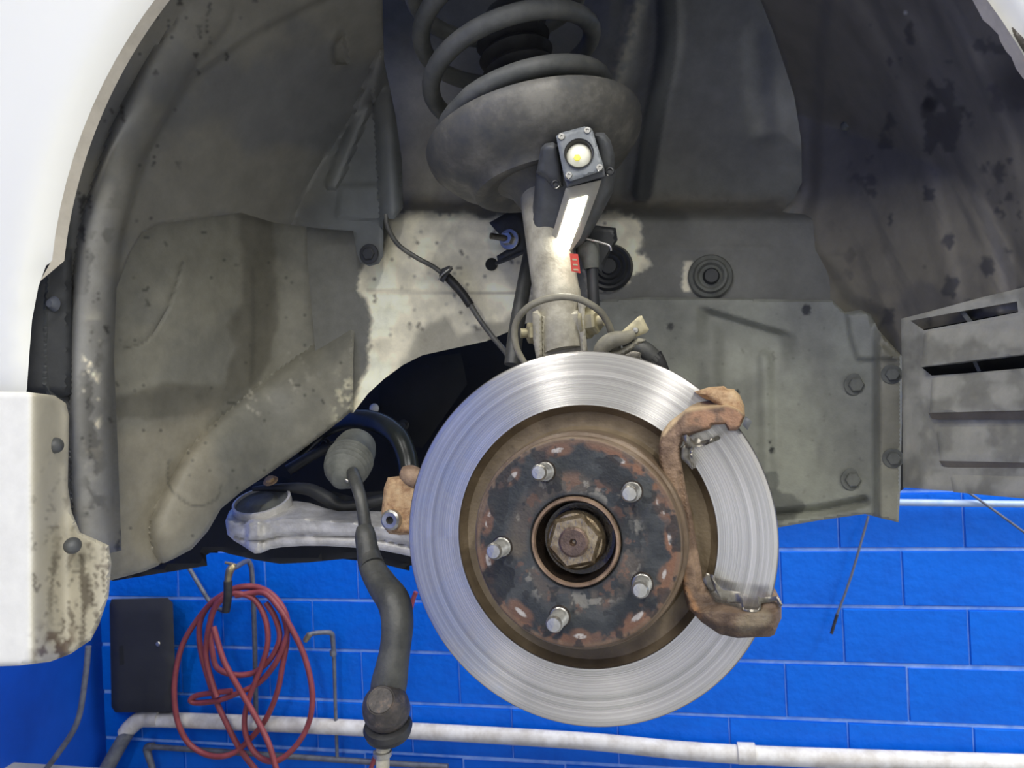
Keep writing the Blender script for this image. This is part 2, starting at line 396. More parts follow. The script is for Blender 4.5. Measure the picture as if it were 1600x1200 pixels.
for row in range(-5, 7):
    zc = zB+BH*(row+.5)
    if zc < 0: continue
    sh = 0 if row % 2 == 0 else BW/2
    for c in range(-9, 5):
        xc = xB+sh+BW*(c+.5)
        if xc < XL-.1 or xc > 2.9: continue
        o = bpy.data.objects.new('block', variants[random.randrange(5)]); C.objects.link(o); o.parent = wb
        o.location = Vector((xc, WY+.007+random.uniform(-.001, .001), zc))-org(wb)
wl = mk('wall_left', [(XL-.2, -4.1, 0), (XL, -4.1, 0), (XL, WY, 0), (XL-.2, WY, 0), (XL-.2, -4.1, 4.2), (XL, -4.1, 4.2), (XL, WY, 4.2), (XL-.2, WY, 4.2)],
        [(0, 1, 2, 3)[::-1], (4, 5, 6, 7), (0, 1, 5, 4), (1, 2, 6, 5), (2, 3, 7, 6), (3, 0, 4, 7)], m_blue2, smooth=False)
tag(wl, 'darker blue side wall at the left corner', kind='structure')
fl = mk('floor', [(-6, -4, -.1), (6, -4, -.1), (6, 3, -.1), (-6, 3, -.1), (-6, -4, 0), (6, -4, 0), (6, 3, 0), (-6, 3, 0)],
        [(3, 2, 1, 0), (4, 5, 6, 7), (0, 1, 5, 4), (1, 2, 6, 5), (2, 3, 7, 6), (3, 0, 4, 7)], m_floor, smooth=False)
tag(fl, 'grey concrete workshop floor', kind='structure')

# ------------------------------------------------------------------ car body sheets
def arch(a0, a1, n, R=AR): return [(AC[0]+R*math.cos(math.radians(a)), AC[1]-R*math.sin(math.radians(a))) for a in np.linspace(a0, a1, n)]
edge_low = [(42, 608), (46, 550), (50, 500), (60, 448), (72, 415)]
arcL = [q for q in arch(174, 2, 60)]
fender = thing('fender', P(60, 500, YF), 'glossy white front fender panel around the wheel arch, beige worn lip', 'fender')
fo = [(-500, 618), (40, 618)]+edge_low+arcL+[(1704, 600), (2100, 600), (2100, -620), (-500, -620)]
def fdep(px, py):
    d = np.hypot(px-AC[0], py-AC[1])-AR
    return YF+.010*(1-ss(0, 60, d))+.000035*np.maximum(d, 0)
v, f = boxg(Matrix.Translation((0.15, 1.0, 2.20)), 2.6, 1.0, .03, .008); mk('stray_light_slab', v, f, m_white, fender)  # added slab out of view, keeps stray light out of the arch
sheet('outer_skin', fo, fdep, m_white, fender, T=.003, step=22, rnd=5, rh=.002)
lipi = [(AC[0]+(AR-16)*math.cos(math.radians(a)), AC[1]-(AR-16)*math.sin(math.radians(a))) for a in np.linspace(174, 2, 160)]
lipi = [(x+(random.uniform(-4, 3) if x > 1480 else 0), y+(random.uniform(-5, 4) if x > 1480 else 0)) for x, y in lipi]
lo_ = [(62, 440)]+arch(174, 2, 60, AR+3)+lipi[::-1]
o = sheet('wheel_arch_lip', lo_, lambda a, b: YF+.006+.0004*(AR-np.hypot(a-AC[0], b-AC[1])), m_lip, fender, T=.003, step=4)
tag(o, 'dirty beige rolled lip')
bump_o = [(-520, 608), (40, 612), (85, 618), (103, 630), (108, 650), (107, 700), (106, 760), (112, 800), (125, 832), (150, 843), (170, 852), (174, 880), (170, 930), (155, 975), (142, 1000), (110, 1022), (78, 1034), (30, 1040), (-520, 1060)]
def bcol(px, py):
    c = col3((.80, .79, .72), px.shape)
    fl_ = ss(44, 54, px+4*(fbm(px, py, 60, 2, 1)-.5))
    c = mixc(c, (.56, .52, .41), fl_)
    st = ss(.55, .70, fbm(px*2.4, py*.5, 26, 4, 9))*ss(60, 90, px)*ss(800, 900, py)
    c = mixc(c, (.12, .10, .075), st*.85)
    sp = ss(.63, .72, fbm(px*1.5, py*.6, 9, 3, 29))*fl_*ss(650, 900, py); c = mixc(c, (.10, .08, .06), sp*.7)
    bt = ss(.5, .62, fbm(px, py, 16, 3, 77))*ss(50, 12, np.abs(px-85))*ss(960, 1000, py); c = mixc(c, (.10, .06, .04), bt*.9)
    return c
bumper = thing('bumper', P(60, 1000, .49), 'white bumper corner with yellowed, scuffed edge and two dark screws', 'bumper')
sheet('cover', bump_o, lambda a, b: .478+.05*ss(44, 110, a), m_bump, bumper, T=.003, step=5, rnd=7, rh=.004, colf=bcol, smooth_outline=False)
for (x, y_, r) in ((85, 696, 14), (113, 853, 14)):
    fr_ = frame(P(x, y_, .512), (.75, -1, .05)); lathe('screw', [(0, .006), (.0028, .0055), (.0055, .003), (.0065, 0), (.0065, -.004)], fr_, m_grey, bumper, 20)

# inner wheel housing (apron)
apo = [(470, -330), (700, -345), (1100, -330), (1330, -240), (1300, 500), (1200, 520), (900, 540), (850, 515), (822, 505), (800, 516), (760, 533), (705, 545), (660, 555), (630, 570), (600, 592), (575, 615), (552, 645), (500, 640), (480, 400)]
def apy(px, py):
    y = .88-.36*ss(-60, -330, py)
    y = y-.045*ss(315, 345, py)          # shelf: lower apron stands forward of the tower
    y = y+.02*ss(960, 900, px)*ss(120, 40, py)
    return y
def aprel(px, py):
    r = -.004*ss(.35, .8, fbm(px, py, 14, 3, 4))*ridge(px, py, [(600, 318), (700, 322), (840, 330), (1000, 318), (1220, 322)], 26, False)[0]
    r = r-.012*ridge(px, py, [(1030, -80), (1040, 60), (1012, 180), (1000, 300)], 34)[0]
    r = r-.008*ridge(px, py, [(1010, -60), (975, 80), (945, 170)], 24)[0]
    r = r-.0015*ridge(px, py, [(600, 388), (840, 392), (1200, 388)], 7, False)[0]-.0015*ridge(px, py, [(560, 455), (700, 457), (840, 455)], 7, False)[0]
    r = r+.004*ridge(px, py, [(1180, 60), (1190, 200)], 30)[0]
    r = r+.003*(fbm(px, py, 120, 3, 8)-.5)
    return r
bare1 = [(612, 338), (660, 330), (770, 338), (835, 350), (850, 470), (835, 510), (760, 545), (600, 640), (548, 650), (575, 560), (582, 500), (560, 455), (566, 418), (600, 400), (606, 360)]
bare2 = [(925, 335), (975, 335), (1003, 350), (995, 390), (1012, 410), (990, 430), (975, 452), (915, 452)]
def apc(px, py):
    c = col3((.115, .118, .112), px.shape)
    up_ = ss(320, 200, py); c = mixc(c, (.10, .103, .104), up_)
    c = mixc(c, (.31, .295, .25), ss(780, 620, px)*ss(20, 140, py)*ss(330, 300, py)*1.0*(.6+.6*fbm(px, py, 70, 3, 2)))
    c = mixc(c, (.17, .165, .145), ridge(px, py, [(1010, -60), (975, 80), (945, 170)], 24)[0]*.9*ss(.3, .6, fbm(px, py, 6, 2, 6)))
    sb = ridge(px, py, [(600, 318), (700, 322), (1000, 318), (1220, 322)], 27, False)[0]; c = mixc(c, (.12, .11, .09), sb*.8)
    c = mixc(c, (.03, .033, .036), ss(.2, .6, ridge(px, py, [(1035, -80), (1042, 60), (1022, 180), (1002, 300)], 30)[0]))
    m1 = np.maximum(blot(px, py, bare1, 3, 9, 26), blot(px, py, bare2, 3, 14, 18))
    m1 = np.maximum(m1, blot(px, py, [(1070, 408), (1082, 410), (1080, 455), (1066, 455)], 2, 3, 10))
    bc = lerp(np.array((.70, .67, .54)), np.array((.50, .48, .39)), ss(.35, .65, fbm(px, py, 60, 4, 12))[:, None])
    c = c*(1-m1[:, None])+bc*m1[:, None]
    wet = ss(0, 12, sdf(*jag(px, py, 12, 40, 31), [(560, 660), (650, 520), (690, 490), (720, 510), (780, 500), (840, 440), (860, 520), (700, 560)])); c = mixc(c, (.17, .165, .14), wet*.75)
    dots = ss(.80, .85, fbm(px, py, 9, 2, 61))*m1; c = mixc(c, (.06, .055, .045), dots*.8)
    c = mixc(c, (.10, .095, .08), ridge(px, py, [(575, 455), (840, 458)], 4, False)[0]*m1*.6)
    return c
ap = thing('wheel_housing', P(900, 540, .84), 'inner body panel behind the strut, bare beige patches under black undercoat', 'body panel')
sheet('housing_panel', apo, apy, m_panel, ap, T=.004, step=5, rel=aprel, colf=apc)
for (x, y_, r_, yy, mm) in ((768, 413, .0068, .834, m_void), (592, 775, .004, .86, m_void)):
    if y_ < 600: lathe('drain_hole', [(0, .0012), (r_*.75, .0012), (r_, .0014), (r_*1.1, 0)], CAMF(P(x, y_, yy)), mm, ap, 20)
# rubber plug right
pl = thing('body_plug', P(1110, 432, .83), 'round dusty rubber body plug above the splash shield', 'plug')
lathe('flange', [(0, .003), (.012, .003), (.0145, .006), (.017, .0065), (.019, .003), (.0225, .002), (.024, 0)], CAMF(P(1110, 432, .832)), m_boot, pl, 36)
lathe('centre', [(0, .008), (.007, .008), (.0085, .006), (.009, .002)], CAMF(P(1111, 432, .831)), m_dkpl, pl, 28)

# front lower panel F
fpo = [(172, 330), (380, 318), (600, 330), (600, 402), (566, 418), (556, 470), (552, 560), (552, 640), (535, 655), (500, 682), (465, 708), (420, 740), (375, 770), (345, 795), (325, 830), (300, 858), (270, 874), (225, 893), (172, 907), (150, 860)]
beam = [(600, 560), (500, 625), (425, 685), (355, 750), (310, 830)]
def fy(px, py):
    y = base(px, py)*.995+.012
    return -np.log(np.exp(-y*40)+np.exp(-.835*40))/40+.02
def frel(px, py):
    d, t = dseg(px, py, cr(beam, 5)); r = -.035*np.where(d < 75, np.sqrt(np.maximum(1-(d/75)**2, 0)), 0)
    r = r-.0015*ridge(px, py, [(400, 330), (402, 420), (400, 500), (385, 560)], 26)[0]
    r = r-.002*ridge(px, py, [(178, 620), (240, 610), (300, 600), (380, 610)], 22)[0]
    r = r-.0012*ridge(px, py, cr([(263, 720), (265, 760), (300, 790), (335, 782), (345, 760)], 4), 4, False)[0]
    r = r+.0016*ridge(px, py, [(195, 545), (230, 530), (262, 480), (285, 410)], 5)[0]
    r = r+.003*(fbm(px, py, 90, 3, 14)-.5)
    tx = blot(px, py, [(372, 340), (425, 350), (432, 470), (420, 560), (390, 610), (330, 660), (180, 660), (180, 615), (250, 600), (350, 600), (368, 540), (355, 510), (378, 470)], 5, 8, 30)
    r = r-.0011*tx*(.5+fbm(px, py, 7, 3, 40))
    return r
def fcol(px, py):
    c = col3((.150, .148, .125), px.shape)
    c = mixc(c, (.105, .107, .098), ss(.4, .65, fbm(px, py, 110, 4, 21))*.7)
    tx = blot(px, py, [(372, 335), (425, 345), (432, 470), (422, 560), (395, 600), (330, 650), (180, 655), (180, 625), (250, 600), (350, 600), (368, 540), (355, 510), (378, 470)], 5, 8, 30)
    c = mixc(c, (.075, .072, .058), tx*.7)
    lo = blot(px, py, [(180, 680), (330, 640), (340, 780), (250, 880), (170, 910)], 20, 14, 50); c = mixc(c, (.20, .185, .145), lo*.7)
    ed_ = ss(.55, .68, fbm(px, py, 9, 3, 71))*ss(30, 0, np.abs(px-540))*ss(560, 620, py); c = mixc(c, (.42, .40, .30), ed_)
    sc_ = .7*ss(.60, .72, fbm((px+py)*.35, (px-py)*1.2, 16, 5, 91))*ss(40, 10, dseg(px, py, [(400, 625), (470, 570)])[0]); c = mixc(c, (.33, .32, .28), sc_)
    c = mixc(c, (.05, .05, .042), ridge(px, py, [(195, 545), (230, 530), (262, 480), (285, 410)], 3)[0]*.6)
    c = mixc(c, (.04, .04, .035), ridge(px, py, [(395, 420), (396, 520), (392, 598)], 6)[0]*.4)
    c = mixc(c, (.05, .05, .042), ridge(px, py, cr([(263, 720), (265, 760), (300, 790), (335, 782), (345, 760)], 4), 3.5, False)[0]*.6)
    c = mixc(c, (.04, .04, .035), ss(.93, .96, fbm(px, py, 7, 1, 131))*.8)
    return c
fp = sheet('inner_fender', fpo, fy, m_panel, None, T=.004, step=4.5, rnd=5, rh=.004, rel=frel, colf=fcol)
tag(fp, 'dusty grey panel left of the disc with diagonal box beam, sloping to the control arm', 'body panel')

# upper-left liner E
eo = [(300, -120), (230, -30), (130, 120), (92, 250), (72, 400), (66, 500), (66, 600), (84, 640), (85, 700), (84, 760), (90, 805), (112, 850), (165, 866), (190, 860), (184, 700), (178, 560), (182, 450), (205, 392), (222, 364), (250, 350), (310, 342), (376, 332), (428, 348), (500, 357), (552, 361), (557, 395), (563, 410), (577, 416), (592, 412), (599, 400), (599, 342), (616, 342), (630, 325), (628, 250), (618, 180), (600, 95), (597, -40), (597, -240), (450, -210)]
roll = [(330, 20), (270, 95), (215, 195), (182, 285), (156, 380), (145, 500), (143, 650), (150, 845)]
def ey(px, py):
    return np.minimum(base(px, py), .81)-.004
def erel(px, py):
    d, t = dseg(px, py, cr(roll, 5)); r = -.016*np.where(d < 34, np.sqrt(np.maximum(1-(d/34)**2, 0)), 0)*ss(-60, 200, py)
    d, t = dseg(px, py, [(596, 110), (604, 200), (612, 345)]); r = r-.020*np.where(d < 17, np.sqrt(np.maximum(1-(d/17)**2, 0)), 0)*ss(90, 200, py)
    d, t = dseg(px, py, [(600, 90), (520, 285)]); r = r-.009*np.where(d < 12, np.sqrt(np.maximum(1-(d/12)**2, 0)), 0)
    r = r+.008*blot(px, py, [(520, 70), (535, 50), (545, 98), (522, 100)], 3, 0, 10)
    r = r-.004*blot(px, py, [(533, 290), (596, 288), (596, 345), (525, 340)], 3, 0, 10)
    r = r+.006*ss(6, -6, sdf(px, py, [(-100, -200), (700, -260), (560, -30), (400, 50), (300, 120), (215, 260), (190, 380), (160, 900), (-100, 900)]))*ss(700, 300, py)
    r = r+.002*(fbm(px, py, 80, 3, 18)-.5)
    return r
def ecol(px, py):
    c = col3((.060, .062, .064), px.shape)
    c = mixc(c, (.085, .083, .073), ss(.42, .62, fbm(px, py, 140, 4, 41))*.8)
    c = mixc(c, (.060, .068, .074), ss(420, 560, px)*ss(120, 300, py)*.7)
    d, t = dseg(px, py, cr(roll, 5)); wv = ss(34, 4, d)*ss(200, 420, py)
    c = mixc(c, (.15, .15, .145), wv*(.35+.65*fbm(px, py, 34, 4, 15)))
    wr = ss(.55, .62, fbm(px, py, 13, 3, 25))*ss(18, 4, d)*ss(470, 590, py)*ss(760, 640, py); c = mixc(c, (.45, .42, .34), wr)
    c = mixc(c, (.05, .05, .048), ss(.55, .62, fbm(px, py, 26, 3, 37))*wv*.8)
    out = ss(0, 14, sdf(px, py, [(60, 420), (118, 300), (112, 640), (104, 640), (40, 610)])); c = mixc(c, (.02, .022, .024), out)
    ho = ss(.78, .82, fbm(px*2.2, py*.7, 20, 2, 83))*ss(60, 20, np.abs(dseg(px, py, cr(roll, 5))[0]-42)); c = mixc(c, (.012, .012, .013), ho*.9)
    return c
li = thing('wheel_liner', P(150, 840, .55), 'black front wheel liner with rolled edge and bolted tab, left of the spring', 'wheel liner')
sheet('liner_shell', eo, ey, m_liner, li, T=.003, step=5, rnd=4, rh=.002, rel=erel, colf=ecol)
bolt('bolt', CAMF(P(577, 397, .797)), .0075, m_dkpl, li, h=.003)
# black bracket behind the fender edge
br = thing('liner_bracket', P(80, 600, .535), 'black plastic retaining bracket with one screw between fender edge and liner', 'bracket')
sheet('plate', [(50, 440), (74, 392), (112, 390), (112, 616), (98, 620), (28, 620), (32, 540), (40, 490)], lambda a, b: .518+.0003*(a-40), m_dkpl, br, T=.004, step=8, rnd=6, rh=.003)
lathe('screw', [(0, .005), (.003, .005), (.005, .002), (.0065, 0)], CAMF(P(84, 475, .53)), m_gpipe, br, 18)

# rear liner C
rco = [(1170, -270), (1330, -200), (1480, -60), (1600, 60), (1660, 150), (1720, 300), (1740, 470), (1600, 485), (1440, 515), (1405, 560), (1380, 535), (1345, 500), (1300, 490), (1197, 490), (1197, 420), (1199, 360), (1215, 338), (1240, 312), (1253, 285), (1252, 220), (1241, 150), (1225, 100), (1210, 55), (1185, -10), (1170, -60)]
def ry(px, py):
    b = base(px, py); r = .862-.24*ss(1230, 1640, px)**1.0
    r = r-.22*ss(120, -260, py)*ss(1150, 1300, px)
    return np.minimum(b, r)-.01
def rrel(px, py):
    r = -.010*ss(0, 26, sdf(px, py, [(1248, 340), (1262, 300), (1262, 200), (1300, -300), (1800, -300), (1800, 600), (1400, 600), (1370, 500), (1320, 478), (1290, 430), (1255, 400)]))
    for k, (dx, a) in enumerate(((0, .006), (70, .004), (140, .005))):
        r = r-a*ridge(px, py, [(1290+dx, -60), (1370+dx, 80), (1430+dx, 220), (1470+dx, 380), (1490+dx, 480)], 26)[0]
    d = np.hypot(px-1322, py-195); r = r+.006*np.exp(-(d/16)**2)
    r = r+.003*(fbm(px, py, 70, 3, 44)-.5)
    return r
def rcol(px, py):
    c = col3((.066, .063, .056), px.shape)
    c = mixc(c, (.102, .095, .074), ss(.40, .62, fbm(px, py, 120, 4, 51))*ss(100, 420, py))
    c = mixc(c, (.075, .085, .090), ss(0, 10, sdf(px, py, [(1197, 360), (1245, 315), (1250, 400), (1320, 490), (1197, 490)]))*.8)
    # dark wet spots
    sp = ss(.70, .75, fbm(px*1.1, py*.9, 34, 4, 54)+.06)*ss(1270, 1400, px); c = mixc(c, (.025, .025, .027), sp*.85)
    st = ss(.55, .72, fbm((px-py*.42)*1.0, py*.12, 24, 3, 57))*ss(1300, 1400, px); c = mixc(c, (.040, .040, .040), st*.55)
    d = np.hypot(px-1452, py-163); c = mixc(c, (.012, .012, .014), ss(13, 9, d))
    d = np.hypot(px-1450, py-70); c = mixc(c, (.02, .02, .022), ss(80, 8, np.hypot(px-1600, py-130)))
    c = mixc(c, (.3, .3, .28), ss(.955, .97, fbm(px, py, 5, 2, 58)+.02)*.6)
    return c
rl = thing('wheel_liner', P(1500, 560, .62), 'dark spotted rear wheel liner filling the right side of the arch', 'wheel liner')
sheet('liner_shell', rco, ry, m_liner, rl, T=.003, step=5.5, rnd=4, rh=.002, rel=rrel, colf=rcol)
pin = P(1322, 196, float(ry(np.array([1322.]), np.array([195.]))[0])-.004)
lathe('push_clip', [(0, .003), (.003, .0028), (.0045, .001), (.005, -.002)], CAMF(pin), m_boot, rl, 18)

# lower right splash shield B
so = [(870, 474), (1010, 464), (1170, 467), (1300, 469), (1320, 488), (1345, 484), (1362, 492), (1372, 515), (1409, 556), (1409, 660), (1407, 760), (1404, 816), (1378, 810), (1352, 803), (1280, 813), (1200, 827), (1050, 850), (900, 860), (870, 700)]
def sy_(px, py):
    return .815-.05*ss(1180, 1410, px)-.02*ss(1362, 1378, px)+.00*py
def srel(px, py):
    yc = np.interp(px, [1088, 1240], [479, 524]); ins = ss(1084, 1110, px)*ss(1250, 1215, px)
    r = .010*ss(-5, 7, py-yc)*ss(600, 520, py)*ins
    r = r-.005*ridge(px, py, [(1110, 520), (1112, 640)], 26)[0]-.005*ridge(px, py, [(1195, 560), (1200, 760)], 18)[0]
    r = r+.012*ridge(px, py, [(1190, 806), (1280, 797), (1350, 783)], 12, False)[0]
    r = r-.006*blot(px, py, [(1322, 490), (1360, 486), (1368, 530), (1400, 560), (1340, 560), (1330, 530)], 5, 2, 20)
    for (x, y_) in ((1337, 601), (1332, 749), (1393, 585), (1395, 716)): r = r+.003*np.exp(-(np.hypot(px-x, py-y_)/20)**2)
    return r+.002*(fbm(px, py, 80, 3, 64)-.5)
def scol(px, py):
    c = col3((.175, .185, .16), px.shape)
    c = mixc(c, (.120, .125, .112), ss(.40, .65, fbm(px*1.3, py*.7, 90, 4, 61))*.8)
    c = mixc(c, (.13, .138, .13), ss(620, 480, py)*.5)
    c = mixc(c, (.070, .075, .068), blot(px, py, [(1190, 740), (1210, 735), (1216, 765), (1240, 770), (1256, 790), (1240, 812), (1180, 825)], 3, 8, 22)*.85)
    c = mixc(c, (.15, .14, .10), ss(1365, 1380, px)*.5)
    for (x, y_, r_) in ((1047, 510, 6), (1260, 484, 8), (1206, 703, 5), (1203, 690, 3), (1152, 612, 4), (1215, 490, 2)): c = mixc(c, (.02, .022, .022), ss(r_, r_-2, np.hypot(px-x, (py-y_)*.8)))
    c = mixc(c, (.07, .07, .06), ss(.93, .97, fbm(px, py, 8, 1, 69))*.5)
    return c
sh = thing('splash_shield', P(1200, 826, .83), 'dusty grey-green splash shield with four bolts right of the brake disc', 'shield')
sheet('shield_plate', so, sy_, m_panel, sh, T=.003, step=3.6, rnd=4, rh=.003, rel=srel, colf=scol)
for (x, y_, r_) in ((1337, 601, .0072), (1332, 749, .0072), (1393, 585, .006), (1395, 716, .006)):
    yv = float(sy_(np.array([float(x)]), 0)[0])-.001+.003
    bolt('bolt', CAMF(P(x, y_, yv), (-.1, 0, 0)), r_, m_boot, sh, h=.0045)

# louvre panel
lp = thing('louvre_panel', P(1500, 770, .7), 'dusty grey louvred liner panel at the right edge with four slats', 'panel')
def ly(px, py): return .70-.00055*(px-1410)
def lcol(px, py):
    c = col3((.27, .268, .225), px.shape); c = mixc(c, (.15, .15, .125), ss(.45, .62, fbm(px, py, 46, 4, 73))*.8)
    return mixc(c, (.26, .25, .2), ss(.66, .74, fbm(px, py*.6, 12, 3, 75))*.5)
lo_o = [(1408, 498), (1440, 490), (1540, 463), (1680, 430), (1680, 800), (1600, 779), (1520, 770), (1431, 763), (1411, 762)]
op = [(1424, 500), (1590, 469), (1660, 455), (1660, 772), (1600, 762), (1488, 748)]
sheet('louvre_frame', lo_o, lambda a, b: ly(a, b)+.010*ss(1446, 1410, a), m_panel, lp, T=.004, step=6, rnd=3, rh=.002, colf=lcol, holes=[[(1422, 501), (1499, 487), (1589, 471), (1591, 488), (1514, 503), (1444, 516)], [(1440, 574), (1500, 568), (1664, 547), (1664, 569), (1600, 577), (1456, 587)]])
sl = [([(1444, 517), (1514, 504), (1660, 476), (1660, 546), (1440, 573)], -.001, -.015), ([(1456, 588), (1660, 570), (1660, 640), (1452, 645)], -.001, -.015),
      ([(1462, 665), (1660, 662), (1660, 724), (1469, 720)], -.001, -.008), ([(1482, 738), (1660, 746), (1660, 790), (1600, 779), (1490, 769)], -.001, -.003)]
for q, t0, t1 in sl:
    y0, y1 = q[0][1], {517: 573, 738: 775}.get(q[0][1], q[-1][1])
    sheet('louvre_slat', q, lambda a, b, y0=y0, y1=y1, t0=t0, t1=t1: ly(a, b)+t0+(t1-t0)*np.clip((b-y0)/(y1-y0), 0, 1), m_panel, lp, T=.003, step=7, rnd=3, rh=.002, colf=lcol)
for q in ([(1450, 645), (1660, 641), (1660, 663), (1464, 666)], [(1467, 720), (1660, 724), (1660, 747), (1482, 739)]):
    sheet('louvre_ledge', q, lambda a, b, y0=q[0][1]: ly(a, b)-.007+.013*np.clip((b-y0)/20, 0, 1), m_panel, lp, T=.003, step=7, rnd=3, rh=.001, colf=lambda a, b: mixc(lcol(a, b), (.11, .09, .065), np.full(a.shape, .8)))
for q in ([(1498, 486), (1506, 484), (1520, 502), (1512, 504)], [(1518, 562), (1524, 561), (1533, 580), (1527, 581)]):
    sheet('divider', q, lambda a, b: ly(a, b)+.004, m_boot, lp, T=.01, step=6)
o = sheet('backing', [(1413, 480), (1680, 440), (1680, 790), (1425, 750)], lambda a, b: ly(a, b)+.045, m_void, lp, T=.003, step=30)

# dark subframe, undertray behind
def box_px(name, poly, y, T, m, parent=None, **k): return sheet(name, poly, y, m, parent, T=T, step=20, rnd=6, rh=.004, **k)
sf = thing('subframe', P(800, 890, 1.15), 'dark backdrop for the unlit engine bay, and subframe, seen through the gap left of the disc', 'subframe')
box_px('void_backdrop', [(400, 470), (1470, 430), (1440, 740), (1380, 790), (1200, 815), (1000, 850), (640, 884), (480, 868), (300, 860), (310, 790), (380, 700)], 1.12, .02, m_void, sf)  # dark sheet standing in for the unlit depth of the engine bay
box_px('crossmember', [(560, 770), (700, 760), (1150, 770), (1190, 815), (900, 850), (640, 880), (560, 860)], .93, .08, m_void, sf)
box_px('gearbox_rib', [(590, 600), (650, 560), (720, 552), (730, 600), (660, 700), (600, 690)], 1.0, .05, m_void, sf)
for (x, y_, r_) in ((653, 760, .010), (631, 664, .005), (508, 694, .006)):
    bolt('bolt', CAMF(P(x, y_, .985)), r_, m_dkpl, sf)
tube('bracket_rod', [(450, 735, .93, .008), (500, 705, .95, .007), (540, 690, .97, .006)], m_dkpl, sf)
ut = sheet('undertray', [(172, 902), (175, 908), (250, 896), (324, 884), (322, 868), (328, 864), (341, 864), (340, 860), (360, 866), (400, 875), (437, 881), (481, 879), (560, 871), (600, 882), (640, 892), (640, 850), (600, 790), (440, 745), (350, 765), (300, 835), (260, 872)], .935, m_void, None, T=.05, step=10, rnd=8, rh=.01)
tag(ut, 'torn black plastic undertray hanging below the control arm', 'undertray')
wc = thing('light_spot', P(585, 638, 1.0), 'tiny white bulb standing in for light through a hole in the dark gap above the sway bar', 'spot')  # white piece added where light shows through a hole
lathe('spot_cap', [(0, .007), (.004, .006), (.0065, .003), (.007, 0), (.005, -.004)], CAMF(P(585, 638, 1.0)), m_wclip, wc, 18)
lathe('spot_stem', [(.004, 0), (.004, -.012), (.003, -.014)], CAMF(P(585, 638, 1.0)), m_dkpl, wc, 14)

# ------------------------------------------------------------------ brake disc
DC = P(911, 836, .597); AX = Vector((-.035, -.995, .085)).normalized()
DM = frame(DC, AX, (1, 0, 0))            # local z toward the camera
def polar(name, prof, nt_, colf, m, parent, mw, sharp=35):
    """closed lathe with vertex colours, stored in its own turned frame"""
    v, f = lathe_g(prof, nt_, closed=True); a = np.array([tuple(q) for q in v]); th = np.arctan2(a[:, 1], a[:, 0]); r = np.hypot(a[:, 0], a[:, 1])
    return mk(name, a, f, m, parent, cols=colf(r, th, a[:, 2]), sharp=sharp, mw=mw)
dk = thing('brake_disc', DC, 'large bare steel brake disc with rusty centre hat, in front of the strut', 'brake disc')
def dcol(r, th, z):
    x, y = r*np.cos(th)*1900, r*np.sin(th)*1900
    c = col3((.54, .525, .495), r.shape)
    lf = ss(.2, .8, -np.cos(th-.25))
    c = mixc(c, (.50, .51, .52), ss(.62, .66, fbm(x, y, 36, 3, 104))*lf*.8)
    c = mixc(c, (.72, .69, .66), ss(.45, .6, fbm(th*3+40, r*300, 3, 3, 105))*.35)
    inner = r < .1046; c = np.where(inner[:, None], np.array((.15, .105, .065)), c)
    c = np.where((z < -.0005)[:, None] & (r > .149)[:, None], np.array((.30, .28, .26)), c)
    return c
rprof = [(.1045, -.0012), (.1052, 0)]+[(r, 0) for r in np.linspace(.1052, .1485, 14)[1:]]+[(.1495, -.0006), (.1500, -.0018), (.1500, -.0075), (.142, -.008), (.142, -.0165), (.1500, -.017), (.1500, -.0235), (.149, -.0245), (.1045, -.0245)]
polar('friction_ring', rprof, 360, dcol, m_disc, dk, DM)
vg = []
for k in range(48):
    a = 2*math.pi*k/48; vg.append(boxg(DM @ Matrix.Rotation(a, 4, 'Z') @ Matrix.Translation((.1445, 0, -.0122)), .010, .003, .009))
v, f = join_g(*vg); o = mk('cooling_vanes', v, f, m_dust, dk, smooth=False)
